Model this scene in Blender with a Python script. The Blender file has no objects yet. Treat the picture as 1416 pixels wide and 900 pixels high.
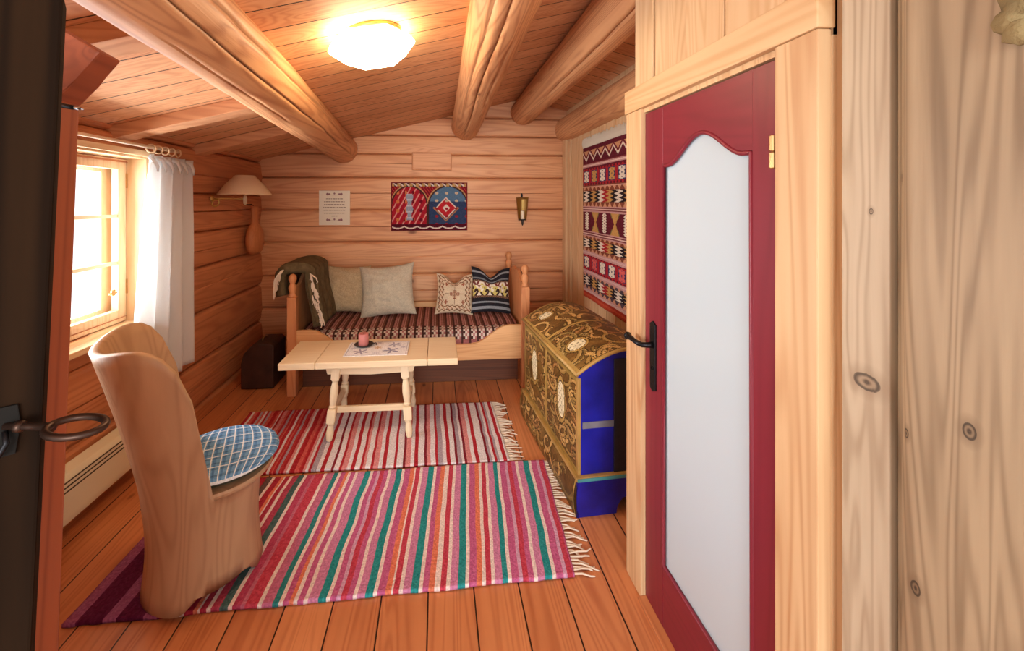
import bpy, bmesh, math, random
import numpy as np
from mathutils import Vector, Matrix, noise as mnoise

S = bpy.context.scene
COL = S.collection
R = math.radians

# ------------------------------------------------------------------ camera, world, light, exposure
cam_d = bpy.data.cameras.new('camera'); cam = bpy.data.objects.new('camera', cam_d); COL.objects.link(cam)
cam.location = (0, 0, 1.6); cam.rotation_euler = (R(90), 0, -math.atan(52/580))
cam_d.sensor_width = 36; cam_d.sensor_fit = 'HORIZONTAL'; cam_d.lens = 580/1416*36
cam_d.shift_x = (708-657)/1416; cam_d.shift_y = -(450-278)/1416
cam_d.clip_start = 0.02
S.camera = cam

W = bpy.data.worlds.new('world'); S.world = W; W.use_nodes = True
wb = W.node_tree.nodes['Background']; wb.inputs[0].default_value = (0.93, 0.97, 1.0, 1); wb.inputs[1].default_value = 0.8

def area(name, loc, rot, sx, sy, power, color):
    d = bpy.data.lights.new(name, 'AREA'); d.shape = 'RECTANGLE'; d.size = sx; d.size_y = sy
    d.energy = power; d.color = color
    o = bpy.data.objects.new(name, d); COL.objects.link(o); o.location = loc; o.rotation_euler = rot
    return o
# daylight through the window in the log wall, and from the windows of the room behind the doorway
area('window_daylight', (-3.1, 2.25, 1.15), (0, R(-98), 0), 2.2, 2.6, 330, (0.94, 0.97, 1.0))
area('hall_daylight', (-0.1, -5.0, 1.8), (R(90), 0, 0), 3.0, 2.2, 180, (0.96, 0.98, 1.0))

S.view_settings.view_transform = 'Standard'; S.view_settings.look = 'None'
S.view_settings.gamma = 1; S.view_settings.use_curve_mapping = False
S.view_settings.exposure = 1.0

LAMP_EMIT = 13.5

# ------------------------------------------------------------------ helpers
def lin(c):
    return tuple(((v/255)/12.92 if v/255 <= .04045 else ((v/255+.055)/1.055)**2.4) for v in c)
def link(o, parent=None):
    COL.objects.link(o)
    if parent is not None:
        o.parent = parent
    return o
def org(parent):
    return parent['_m'].to_translation() if False else Vector((0, 0, 0))
ORG = {}      # world matrix of every empty, to bake world-built parts into their thing's own space
def thing(name, label, cat, loc=(0, 0, 0), rotz=0, group=None):
    o = bpy.data.objects.new(name, None); o.empty_display_size = .1; link(o)
    o.location = loc; o.rotation_euler = (0, 0, rotz)
    tag(o, label, cat, group)
    return o
def tag(o, label=None, cat=None, group=None, kind=None):
    if label: o['label'] = label
    if cat: o['category'] = cat
    if group: o['group'] = group
    if kind: o['kind'] = kind
    return o
def obj(name, bm, m, parent=None, smooth=False, label=None):
    """one bmesh in local coordinates -> one mesh object"""
    me = bpy.data.meshes.new(name)
    bmesh.ops.recalc_face_normals(bm, faces=bm.faces[:])
    bm.to_mesh(me); bm.free()
    if m is not None: me.materials.append(m)
    if smooth:
        for p in me.polygons: p.use_smooth = True
    o = bpy.data.objects.new(name, me); link(o, parent)
    if label: o['label'] = label
    return o
def struct(name, bm, m, parent=None, smooth=False):
    o = obj(name, bm, m, parent, smooth)
    if parent is None: o['kind'] = 'structure'
    return o
def NB(): return bmesh.new()
def box(bm, x0, x1, y0, y1, z0, z1, bev=0, mat=None):
    t = bmesh.new(); bmesh.ops.create_cube(t, size=1)
    M = Matrix.Translation(((x0+x1)/2, (y0+y1)/2, (z0+z1)/2)) @ Matrix.Diagonal((abs(x1-x0), abs(y1-y0), abs(z1-z0), 1))
    bmesh.ops.transform(t, matrix=M, verts=t.verts)
    if bev: bmesh.ops.bevel(t, geom=t.edges[:], offset=bev, segments=2, affect='EDGES', profile=.6)
    merge(bm, t, mat)
def merge(bm, t, mat=None):
    if mat is not None: bmesh.ops.transform(t, matrix=mat, verts=t.verts)
    vs = {}
    for v in t.verts: vs[v] = bm.verts.new(v.co)
    for f in t.faces:
        try: bm.faces.new([vs[v] for v in f.verts])
        except ValueError: pass
    t.free()
def prism(bm, pts, axis, a0, a1, bev=0, mat=None):
    """polygon pts (two coordinates) extruded along axis from a0 to a1"""
    t = bmesh.new()
    def P(p, a):
        return {'x': (a, p[0], p[1]), 'y': (p[0], a, p[1]), 'z': (p[0], p[1], a)}[axis]
    A = [t.verts.new(P(p, a0)) for p in pts]; Bv = [t.verts.new(P(p, a1)) for p in pts]
    t.faces.new(A); t.faces.new(Bv[::-1])
    n = len(pts)
    for i in range(n): t.faces.new((A[i], A[(i+1) % n], Bv[(i+1) % n], Bv[i]))
    if bev: bmesh.ops.bevel(t, geom=t.edges[:], offset=bev, segments=2, affect='EDGES', profile=.6)
    merge(bm, t, mat)
def tube(bm, pts, rad, seg=10, cap=True, flat=None):
    """swept tube; rad a number or a list; flat=(vector, factor) squashes the section"""
    pts = [Vector(p) for p in pts]; n = len(pts)
    if not hasattr(rad, '__len__'): rad = [rad]*n
    prev = None; rings = []
    for i, p in enumerate(pts):
        d = (pts[min(i+1, n-1)]-pts[max(i-1, 0)])
        d = d.normalized() if d.length > 1e-9 else Vector((0, 0, 1))
        if prev is None:
            u = d.orthogonal().normalized()
        else:
            u = (prev-d*prev.dot(d)); u = u.normalized() if u.length > 1e-6 else d.orthogonal().normalized()
        prev = u; w = d.cross(u)
        ring = []
        for k in range(seg):
            a = 2*math.pi*k/seg
            off = (u*math.cos(a)+w*math.sin(a))*rad[i]
            if flat: off = off-flat[0]*off.dot(flat[0])*(1-flat[1])
            ring.append(bm.verts.new(p+off))
        rings.append(ring)
    for i in range(n-1):
        for k in range(seg):
            bm.faces.new((rings[i][k], rings[i][(k+1) % seg], rings[i+1][(k+1) % seg], rings[i+1][k]))
    if cap:
        bm.faces.new(rings[0][::-1]); bm.faces.new(rings[-1])
def lathe(bm, prof, c=(0, 0, 0), seg=20, mat=None, sq=(1, 1)):
    t = bmesh.new(); rings = []
    for r, z in prof:
        rings.append([t.verts.new((c[0]+r*sq[0]*math.cos(2*math.pi*k/seg), c[1]+r*sq[1]*math.sin(2*math.pi*k/seg), c[2]+z)) for k in range(seg)])
    for i in range(len(rings)-1):
        for k in range(seg):
            t.faces.new((rings[i][k], rings[i][(k+1) % seg], rings[i+1][(k+1) % seg], rings[i+1][k]))
    t.faces.new(rings[0][::-1]); t.faces.new(rings[-1])
    merge(bm, t, mat)
def torus(bm, c, r, rr, normal, seg=24, sec=8, sx=1, sy=1):
    n = Vector(normal).normalized(); u = n.orthogonal().normalized(); w = n.cross(u)
    rings = []
    for i in range(seg):
        a = 2*math.pi*i/seg; d = u*math.cos(a)*sx+w*math.sin(a)*sy; o = Vector(c)+d*r
        dn = d.normalized()
        rings.append([bm.verts.new(o+(dn*math.cos(2*math.pi*k/sec)+n*math.sin(2*math.pi*k/sec))*rr) for k in range(sec)])
    for i in range(seg):
        for k in range(sec):
            bm.faces.new((rings[i][k], rings[i][(k+1) % sec], rings[(i+1) % seg][(k+1) % sec], rings[(i+1) % seg][k]))
def nz(x, y=0, z=0, s=1.0):
    return mnoise.noise(Vector((x*s, y*s, z*s)))
def cgrid(name, img, pos, m, parent=None, thick=0, smooth=True):
    """woven or painted surface: grid of faces, one pattern colour per face. img[row(v), col(u)], pos(u, v)"""
    nv, nu = img.shape[:2]
    verts = [pos(i/nu, j/nv) for j in range(nv+1) for i in range(nu+1)]
    faces = [(j*(nu+1)+i, j*(nu+1)+i+1, (j+1)*(nu+1)+i+1, (j+1)*(nu+1)+i) for j in range(nv) for i in range(nu)]
    me = bpy.data.meshes.new(name); me.from_pydata(verts, [], faces)
    ca = me.color_attributes.new('Col', 'FLOAT_COLOR', 'CORNER')
    c = np.clip(img.reshape(-1, 3), 0, 1)
    c = np.where(c <= .04045, c/12.92, ((c+.055)/1.055)**2.4)
    c = np.concatenate([c, np.ones((len(c), 1))], 1)
    ca.data.foreach_set('color', np.repeat(c, 4, 0).astype(np.float32).ravel())
    me.materials.append(m)
    if smooth: me.polygons.foreach_set('use_smooth', [True]*len(me.polygons))
    o = bpy.data.objects.new(name, me); link(o, parent)
    if thick:
        md = o.modifiers.new('thickness', 'SOLIDIFY'); md.thickness = thick; md.offset = 0
    return o
def C(*c): return np.array(c, float)/255

# ------------------------------------------------------------------ materials
def newmat(name):
    m = bpy.data.materials.new(name); m.use_nodes = True
    nt = m.node_tree; b = nt.nodes['Principled BSDF']
    return m, nt, b
def plain(name, col, rough=.5, metal=0, spec=.5, bump=0, bscale=60, var=0, emit=None):
    m, nt, b = newmat(name)
    b.inputs['Base Color'].default_value = (*lin(col), 1); b.inputs['Roughness'].default_value = rough
    b.inputs['Metallic'].default_value = metal; b.inputs['Specular IOR Level'].default_value = spec
    if bump or var:
        tc = nt.nodes.new('ShaderNodeTexCoord'); n = nt.nodes.new('ShaderNodeTexNoise')
        n.inputs['Scale'].default_value = bscale; n.inputs['Detail'].default_value = 4
        nt.links.new(tc.outputs['Object'], n.inputs['Vector'])
        if bump:
            bp = nt.nodes.new('ShaderNodeBump'); bp.inputs['Strength'].default_value = bump; bp.inputs['Distance'].default_value = .01
            nt.links.new(n.outputs[0], bp.inputs['Height']); nt.links.new(bp.outputs[0], b.inputs['Normal'])
        if var:
            n2 = nt.nodes.new('ShaderNodeTexNoise'); n2.inputs['Scale'].default_value = bscale*.15; n2.inputs['Detail'].default_value = 5
            nt.links.new(tc.outputs['Object'], n2.inputs['Vector'])
            h = nt.nodes.new('ShaderNodeHueSaturation'); h.inputs['Color'].default_value = (*lin(col), 1)
            mr = nt.nodes.new('ShaderNodeMapRange'); mr.inputs['From Min'].default_value = .3; mr.inputs['From Max'].default_value = .7
            mr.inputs['To Min'].default_value = 1-var; mr.inputs['To Max'].default_value = 1+var
            nt.links.new(n2.outputs[0], mr.inputs['Value']); nt.links.new(mr.outputs[0], h.inputs['Value'])
            nt.links.new(h.outputs[0], b.inputs['Base Color'])
    return m
def fabric(name, rough=.95, bump=.35, bscale=160):
    """pattern comes from the face colours of the woven mesh"""
    m, nt, b = newmat(name)
    a = nt.nodes.new('ShaderNodeAttribute'); a.attribute_name = 'Col'
    tc = nt.nodes.new('ShaderNodeTexCoord'); n = nt.nodes.new('ShaderNodeTexNoise')
    n.inputs['Scale'].default_value = bscale; n.inputs['Detail'].default_value = 3
    nt.links.new(tc.outputs['Object'], n.inputs['Vector'])
    h = nt.nodes.new('ShaderNodeHueSaturation')
    mr = nt.nodes.new('ShaderNodeMapRange'); mr.inputs['From Min'].default_value = .3; mr.inputs['From Max'].default_value = .7
    mr.inputs['To Min'].default_value = .8; mr.inputs['To Max'].default_value = 1.15
    nt.links.new(n.outputs[0], mr.inputs['Value']); nt.links.new(mr.outputs[0], h.inputs['Value'])
    nt.links.new(a.outputs['Color'], h.inputs['Color']); nt.links.new(h.outputs[0], b.inputs['Base Color'])
    bp = nt.nodes.new('ShaderNodeBump'); bp.inputs['Strength'].default_value = bump; bp.inputs['Distance'].default_value = .006
    nt.links.new(n.outputs[0], bp.inputs['Height']); nt.links.new(bp.outputs[0], b.inputs['Normal'])
    b.inputs['Roughness'].default_value = rough; b.inputs['Specular IOR Level'].default_value = .15
    return m
def wood(name, light, dark, axis='x', scale=1.0, rough=.55, plank=None, gap=.012, knots=.5, knots_at=(), kax='y', bump=.25, pvar=.18, contrast=1.0, seed=0, spec=.4, rings=115.0):
    """light / dark sRGB; axis = grain direction; plank = (across axis, width, offset) for boards"""
    m, nt, b = newmat(name); N = nt.nodes; L = nt.links
    def math_(op, a=None, b_=None, c=None):
        n = N.new('ShaderNodeMath'); n.operation = op
        for i, v in enumerate((a, b_, c)):
            if v is None: continue
            if isinstance(v, (int, float)): n.inputs[i].default_value = v
            else: L.new(v, n.inputs[i])
        return n.outputs[0]
    tc = N.new('ShaderNodeTexCoord'); vec = tc.outputs['Object']
    sep = N.new('ShaderNodeSeparateXYZ'); L.new(vec, sep.inputs[0])
    rnd = gapv = None
    if plank:
        pax, w, off = plank
        q = math_('DIVIDE', math_('SUBTRACT', sep.outputs['XYZ'.index(pax.upper())], off), w)
        fl = math_('FLOOR', q); fr = math_('SUBTRACT', q, fl)
        wn = N.new('ShaderNodeTexWhiteNoise'); wn.noise_dimensions = '1D'; L.new(math_('ADD', fl, seed+.37), wn.inputs['W'])
        rnd = wn.outputs['Value']
        d = math_('MINIMUM', fr, math_('SUBTRACT', 1.0, fr))
        gapv = math_('LESS_THAN', d, gap/w/2)
        cmb = N.new('ShaderNodeCombineXYZ'); s_ = math_('MULTIPLY', rnd, 37.0)
        for i in range(3): L.new(s_, cmb.inputs[i])
        va = N.new('ShaderNodeVectorMath'); va.operation = 'ADD'; L.new(vec, va.inputs[0]); L.new(cmb.outputs[0], va.inputs[1]); vec = va.outputs[0]
    k = 'xyz'.index(axis)
    def mapped(along, across):
        mp = N.new('ShaderNodeMapping'); sc = [across*scale]*3; sc[k] = along*scale
        mp.inputs['Scale'].default_value = sc; mp.inputs['Location'].default_value = (seed*1.7, seed*2.3, seed*.9)
        L.new(vec, mp.inputs['Vector']); return mp.outputs[0]
    n1 = N.new('ShaderNodeTexNoise'); n1.inputs['Scale'].default_value = 1; n1.inputs['Detail'].default_value = 5; n1.inputs['Distortion'].default_value = .4
    L.new(mapped(1.6, 26), n1.inputs['Vector'])                                   # fine fibre
    n2 = N.new('ShaderNodeTexNoise'); n2.inputs['Scale'].default_value = 1; n2.inputs['Detail'].default_value = 2; n2.inputs['Distortion'].default_value = .6
    L.new(mapped(.3, 5.5), n2.inputs['Vector'])                                   # growth rings: contour lines of a stretched field
    ring = math_('MULTIPLY_ADD', math_('SINE', math_('MULTIPLY', n2.outputs[0], rings)), .5, .5)
    ring = math_('POWER', ring, 2.0)
    n3 = N.new('ShaderNodeTexNoise'); n3.inputs['Scale'].default_value = 1; n3.inputs['Detail'].default_value = 3
    L.new(mapped(.9, 2.2), n3.inputs['Vector'])
    f = math_('ADD', math_('MULTIPLY', ring, .34*contrast), math_('MULTIPLY', math_('SUBTRACT', n1.outputs[0], .5), .6*contrast))
    f = math_('ADD', f, math_('MULTIPLY', math_('SUBTRACT', n3.outputs[0], .5), .9*contrast))
    if rnd is not None: f = math_('ADD', f, math_('MULTIPLY', math_('SUBTRACT', rnd, .5), pvar*3))
    f = math_('ADD', f, .18)
    mix = N.new('ShaderNodeMix'); mix.data_type = 'RGBA'; mix.clamp_factor = True
    mix.inputs['A'].default_value = (*lin(light), 1); mix.inputs['B'].default_value = (*lin(dark), 1)
    L.new(f, mix.inputs['Factor']); col = mix.outputs['Result']
    hgt = math_('MULTIPLY', n1.outputs[0], .5)
    def over(colr, fac):
        nonlocal col
        mx = N.new('ShaderNodeMix'); mx.data_type = 'RGBA'; mx.clamp_factor = True
        L.new(col, mx.inputs['A']); mx.inputs['B'].default_value = (*lin(colr), 1); L.new(fac, mx.inputs['Factor']); col = mx.outputs['Result']
    dk = tuple(v*.45 for v in dark)
    if knots:
        vo = N.new('ShaderNodeTexVoronoi'); vo.inputs['Scale'].default_value = 1; vo.inputs['Randomness'].default_value = 1
        L.new(mapped(2.2, 4.6), vo.inputs['Vector'])
        sp = N.new('ShaderNodeSeparateXYZ'); L.new(vo.outputs['Color'], sp.inputs[0])
        pres = math_('LESS_THAN', sp.outputs[0], knots)
        rad = math_('MULTIPLY_ADD', sp.outputs[1], .07, .035)
        kd = math_('SUBTRACT', 1.0, math_('DIVIDE', vo.outputs['Distance'], rad))
        kf = math_('MULTIPLY', math_('MULTIPLY', math_('MAXIMUM', kd, 0.0), 1.7), pres)
        over(dk, kf)
        halo = math_('MULTIPLY', math_('MAXIMUM', math_('SUBTRACT', .45, math_('MULTIPLY', vo.outputs['Distance'], 2.6)), 0.0), pres)
        over(dark, halo)
    for (pu, pv, ru, rv) in knots_at:             # single knots at their places: (across, along) centre and radii
        ax = [i for i in range(3) if i != k and i == 'xyz'.index(kax)][0]
        du = math_('DIVIDE', math_('SUBTRACT', sep.outputs[ax], pu), ru); dvv = math_('DIVIDE', math_('SUBTRACT', sep.outputs[k], pv), rv)
        dd = math_('SQRT', math_('ADD', math_('MULTIPLY', du, du), math_('MULTIPLY', dvv, dvv)))
        dd = math_('ADD', dd, math_('ADD', math_('MULTIPLY', math_('SUBTRACT', n3.outputs[0], .5), 1.1), math_('MULTIPLY', math_('SUBTRACT', n1.outputs[0], .5), .9)))
        hal = math_('MULTIPLY', math_('MAXIMUM', math_('SUBTRACT', 1.0, math_('MULTIPLY', dd, .42)), 0.0), .8)
        over(dark, hal)
        rg = math_('MULTIPLY', math_('MULTIPLY_ADD', math_('SINE', math_('MULTIPLY_ADD', dd, 8.0, 1.2)), .5, .5), math_('LESS_THAN', dd, 1.0))
        over(dk, math_('MULTIPLY', rg, .85))
    if gapv is not None:
        over((46, 22, 12), gapv); hgt = math_('SUBTRACT', hgt, math_('MULTIPLY', gapv, 2.0))
    L.new(col, b.inputs['Base Color']); b.inputs['Roughness'].default_value = rough; b.inputs['Specular IOR Level'].default_value = spec
    if bump:
        bp = N.new('ShaderNodeBump'); bp.inputs['Strength'].default_value = bump; bp.inputs['Distance'].default_value = .01
        L.new(hgt, bp.inputs['Height']); L.new(bp.outputs[0], b.inputs['Normal'])
    return m

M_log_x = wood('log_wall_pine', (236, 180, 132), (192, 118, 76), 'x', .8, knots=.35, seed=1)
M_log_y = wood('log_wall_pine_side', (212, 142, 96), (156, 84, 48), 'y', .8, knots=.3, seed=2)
M_beam = wood('roof_log_pine', (224, 168, 118), (164, 98, 58), 'y', .9, knots=.3, contrast=1.3, bump=.7, seed=3)
M_ceil = wood('ceiling_boards', (230, 178, 132), (188, 116, 76), 'x', .9, plank=('y', .17, 1.98), gap=.007, knots=.4, pvar=.12, seed=4)
M_raft = wood('rafter_pine', (224, 172, 128), (178, 114, 76), 'x', 1, knots=.3, seed=5)
M_floor = wood('floor_planks', (212, 138, 88), (164, 86, 48), 'y', .9, plank=('x', .187, -.038), gap=.006, knots=.4, pvar=.12, rough=.35, seed=6)
M_pale_z = wood('pale_pine_vertical', (226, 192, 148), (196, 148, 100), 'z', .9, knots=.3, seed=7)
M_pale_y = wood('pale_pine_lengthwise', (236, 204, 160), (210, 164, 114), 'y', .9, knots=.3, seed=8)
M_pale_x = wood('pale_pine_crosswise', (236, 206, 162), (212, 168, 120), 'x', 1.2, knots=.2, seed=9)
M_case = wood('door_casing_pine', (224, 188, 142), (176, 118, 70), 'z', 1.0, knots=.12, seed=10, contrast=1.1, rings=110.0)
M_case_y = wood('door_casing_head_pine', (226, 190, 142), (194, 140, 90), 'y', 1.0, knots=.12, seed=11)
M_board_z = wood('weathered_board', (202, 184, 156), (146, 120, 92), 'z', 1.4, knots=.04, seed=12, contrast=1.1, rings=100.0, knots_at=[(.750, 1.245, .024, .016), (.742, 1.58, .004, .006)])
M_rough_z = wood('rough_board', (176, 152, 120), (110, 86, 60), 'z', 1.3, knots=.04, seed=13, contrast=1.3, rings=120.0, knots_at=[(.579, 1.243, .008, .012), (.688, 1.642, .004, .007), (.67, 1.19, .004, .008), (.655, .93, .008, .012)])
M_red = wood('oxblood_door_paint', (134, 38, 52), (106, 24, 37), 'z', .8, knots=0, contrast=.7, rough=.4, seed=14, bump=.1)
M_redy = wood('oxblood_door_paint_rail', (134, 38, 52), (106, 24, 37), 'y', .8, knots=0, contrast=.7, rough=.4, seed=14, bump=.1)
M_panel = plain('frosted_panel', (194, 210, 218), rough=.22, spec=.5)
M_iron = plain('black_iron', (32, 30, 32), rough=.38, metal=.7, bump=.1, bscale=80)
M_steel = plain('hinge_brass', (190, 150, 100), rough=.35, metal=.9)
M_brass = plain('brass', (204, 168, 96), rough=.42, metal=.75)
M_dark_door = wood('dark_door_wood', (46, 29, 16), (9, 6, 5), 'z', .9, knots=.2, seed=15, contrast=1.2, rough=.85, spec=.05)
M_post = wood('red_brown_post', (176, 92, 54), (120, 54, 32), 'z', .9, knots=.2, seed=16)
M_notch = wood('red_brown_log_end', (168, 84, 50), (118, 56, 34), 'y', 1.4, knots=0, seed=17)
M_stool = wood('carved_log_chair', (198, 162, 124), (150, 112, 78), 'z', .7, knots=.18, seed=18, contrast=.8, rough=.5)
M_table = wood('whitewashed_pine', (240, 218, 180), (222, 190, 146), 'x', 1.2, knots=.15, seed=19, contrast=.7)
M_tleg = wood('whitewashed_pine_turned', (240, 220, 184), (222, 194, 152), 'z', 1.2, knots=.1, seed=20, contrast=.7)
M_bed_x = wood('bed_pine', (236, 186, 130), (204, 140, 86), 'x', 1.1, knots=.25, seed=21)
M_bed_z = wood('bed_pine_upright', (216, 148, 96), (180, 104, 62), 'z', 1.1, knots=.25, seed=22)
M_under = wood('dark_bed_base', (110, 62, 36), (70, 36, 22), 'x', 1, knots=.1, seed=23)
M_darkbox = plain('dark_brown_leather', (58, 32, 22), rough=.6, bump=.4, bscale=70, var=.35)
M_fab = fabric('woven_cloth')
M_rug = fabric('rag_weave', bump=.8, bscale=110)
M_paint = fabric('painted_wood', rough=.4, bump=.15, bscale=40)
M_linen = fabric('linen', bump=.4, bscale=260)
M_fringe = plain('cotton_fringe', (226, 208, 186), rough=.95, spec=.1)
M_wool = plain('olive_wool', (104, 88, 62), rough=.98, spec=.1, bump=.6, bscale=140, var=.25)
M_cur = plain('white_linen_curtain', (238, 240, 240), rough=.9, spec=.1, bump=.2, bscale=200)
nt = M_cur.node_tree; bs = nt.nodes['Principled BSDF']
tr = nt.nodes.new('ShaderNodeBsdfTranslucent'); tr.inputs['Color'].default_value = (.9, .92, .92, 1)
mxs = nt.nodes.new('ShaderNodeMixShader'); mxs.inputs[0].default_value = .4
nt.links.new(bs.outputs[0], mxs.inputs[1]); nt.links.new(tr.outputs[0], mxs.inputs[2]); nt.links.new(mxs.outputs[0], nt.nodes['Material Output'].inputs[0])
M_heat = plain('cream_enamel', (226, 216, 184), rough=.4)
M_slot = plain('dark_slot', (60, 52, 40), rough=.7)
M_shade = plain('cream_lampshade', (232, 204, 166), rough=.9, bump=.15, bscale=200)
M_candle = plain('ivory_wax', (240, 226, 196), rough=.45)
M_pink = plain('dusty_pink_wax', (206, 128, 122), rough=.5, bump=.1, bscale=60, var=.12)
M_plate = plain('dark_pewter', (74, 66, 62), rough=.4, metal=.6)
M_paper = plain('ivory_paper', (236, 226, 204), rough=.85)
M_ink = plain('brown_ink', (120, 96, 84), rough=.9)
M_blue = plain('ultramarine_chest_paint', (26, 30, 148), rough=.3, bump=.25, bscale=22, var=.6)
M_teal = plain('teal_moulding_paint', (70, 140, 140), rough=.4, var=.2)
M_blackband = plain('blackened_iron_band', (28, 24, 34), rough=.5, bump=.3, bscale=60)
M_ladle = wood('carved_birch', (206, 134, 84), (166, 92, 54), 'z', 1.6, knots=0, seed=24, contrast=.7)
M_bark = plain('flaking_bark', (134, 116, 78), rough=.95, bump=1, bscale=50, var=.45)
M_glass, nt, b_ = newmat('window_glass')
tb = nt.nodes.new('ShaderNodeBsdfTransparent'); gb = nt.nodes.new('ShaderNodeBsdfGlossy'); gb.inputs['Roughness'].default_value = .02
mx_ = nt.nodes.new('ShaderNodeMixShader'); mx_.inputs[0].default_value = .06
nt.links.new(tb.outputs[0], mx_.inputs[1]); nt.links.new(gb.outputs[0], mx_.inputs[2])
nt.links.new(mx_.outputs[0], nt.nodes['Material Output'].inputs[0])
M_lamp, nt, b_ = newmat('lit_opal_glass')
b_.inputs['Base Color'].default_value = (.95, .9, .8, 1); b_.inputs['Roughness'].default_value = .3
b_.inputs['Emission Color'].default_value = (1.0, .80, .50, 1); b_.inputs['Emission Strength'].default_value = LAMP_EMIT

# ------------------------------------------------------------------ the room shell
XL, YB, XR, XP = -1.82, 4.53, 1.42, 0.845       # left wall, back wall, rug-wall, partition with the red door
YE = 1.735                                      # far end of the partition
RX = .93                                        # ridge
def ceil_z(x): return 2.483+.25*x if x <= RX else 2.483+.25*RX-.25*(x-RX)

bm = NB(); box(bm, -2.1, 1.6, -1.0, 4.75, -.06, 0)
struct('floor', bm, M_floor)

bm = NB()
pl = [(-2.15, ceil_z(-2.15)), (RX, ceil_z(RX)), (1.75, ceil_z(1.75)), (1.75, ceil_z(1.75)+.06), (RX, ceil_z(RX)+.06), (-2.15, ceil_z(-2.15)+.06)]
prism(bm, pl, 'y', -.9, 4.75)
struct('ceiling', bm, M_ceil)

def log_wall(name, a0, a1, seams, ztop, make, m, hole=None, da=.08, bulge=.052, wob=.006, seed=0, thick=.17, cracks=()):
    """stack of hewn logs: height field over (a, z); hole = (a0, a1, z0, z1)"""
    az = set(np.round(np.arange(a0, a1+1e-6, da), 4)); az.add(a1)
    if hole: az |= {hole[0], hole[1]}
    A = sorted(az)
    A = [a for i, a in enumerate(A) if i == 0 or a-A[i-1] > .004 or (hole and a in hole[:2])]
    zs = set()
    for s0, s1 in zip(seams[:-1], seams[1:]):
        for t in (0, .012, .035, .08, .16, .3, .5, .7, .84, .92, .965, .988): zs.add(round(s0+(s1-s0)*t, 4))
    for (cz, ca0, ca1, cd) in cracks: zs |= {round(cz-.006, 4), cz, round(cz+.006, 4)}
    zs.add(seams[-1])
    if hole: zs |= {hole[2], hole[3]}
    Z = sorted(z for z in zs)
    def dep(a, z):
        for (cz, ca0, ca1, cd) in cracks:
            if abs(z-cz) < 1e-5 and ca0 < a < ca1: return dep0(a, z)-cd*min(1, 6*(a-ca0)/(ca1-ca0), 6*(ca1-a)/(ca1-ca0))*(.75+.5*nz(a*2.5, cz, 8))
        return dep0(a, z)
    def dep0(a, z):
        for i, (s0, s1) in enumerate(zip(seams[:-1], seams[1:])):
            if s0 <= z <= s1+1e-9:
                t = (z-s0)/(s1-s0); e = abs(2*t-1)
                d = bulge*(1-e**20)*.8+bulge*.2*(1-e**2)
                return d+(nz(a*1.4, z*2.2, i*7.3+seed)*.012+nz(a*6, z*9, i*3.1+seed)*.003)*(1-e**6)
        return 0
    bm = NB(); V = {}
    for i, a in enumerate(A):
        for j, z in enumerate(Z):
            zw = z+(nz(a*.9, round(z*3), seed+5)*wob if 0 < j < len(Z)-1 and not (hole and (abs(z-hole[2]) < 1e-4 or abs(z-hole[3]) < 1e-4)) else 0)
            zt = min(zw, ztop(a))
            V[i, j] = bm.verts.new(make(a, zt, dep(a, z)))
    for i in range(len(A)-1):
        for j in range(len(Z)-1):
            am, zm = (A[i]+A[i+1])/2, (Z[j]+Z[j+1])/2
            if hole and hole[0] < am < hole[1] and hole[2] < zm < hole[3]: continue
            if Z[j] >= ztop(am): continue
            bm.faces.new((V[i, j], V[i+1, j], V[i+1, j+1], V[i, j+1]))
    bmesh.ops.remove_doubles(bm, verts=bm.verts[:], dist=1e-5)
    o = struct(name, bm, m)
    md = o.modifiers.new('thickness', 'SOLIDIFY'); md.thickness = thick; md.offset = -1
    return o
def fix_normals(o, want):
    me = o.data; n = Vector((0, 0, 0))
    for p in me.polygons: n += p.normal*p.area
    if n.dot(Vector(want)) < 0: me.flip_normals()
sb = [-.02, .15, .487, .82, 1.169, 1.506, 1.85, 2.10, 2.30, 2.50, 2.75]
o = log_wall('wall_back', -2.0, 1.58, sb, lambda a: ceil_z(a)+.02, lambda a, z, d: (a, YB+.045-d, z), M_log_x, seed=3, cracks=[(1.680, -1.75, 1.36, .034), (1.335, -1.75, .32, .03), (.645, -.4, 1.36, .034), (.66, -1.7, -.9, .03), (1.995, -.7, -.2, .03), (2.0, .2, 1.3, .012), (1.01, -1.6, .9, .006)])
fix_normals(o, (0, -1, 0))
sl = [-.3, .03, .36, .735, 1.085, 1.36, 1.66, 2.0, 2.25]
WY0, WY1, WZ0, WZ1 = 1.62, 2.80, .855, 1.885
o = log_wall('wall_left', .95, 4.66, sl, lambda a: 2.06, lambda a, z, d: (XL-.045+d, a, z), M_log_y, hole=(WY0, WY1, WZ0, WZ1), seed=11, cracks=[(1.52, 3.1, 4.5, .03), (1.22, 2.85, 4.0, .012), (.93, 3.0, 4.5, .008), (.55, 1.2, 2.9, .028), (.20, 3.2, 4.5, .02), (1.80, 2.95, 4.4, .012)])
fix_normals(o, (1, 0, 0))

bm = NB()                                       # rug wall: vertical boards with a post in the corner
box(bm, XR, XR+.06, YE-.03, 4.62, 0, 2.62)
for k in range(6): box(bm, XR-.012, XR+.02, 4.30-.18*k-.172, 4.30-.18*k-.004, 0, 2.30, .003)
box(bm, XR-.03, XR+.02, 4.31, 4.40, 0, 2.28, .004)
box(bm, XR-.05, XR+.02, 4.405, 4.52, 0, 2.28, .006)
struct('wall_right', bm, M_pale_z)

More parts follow.
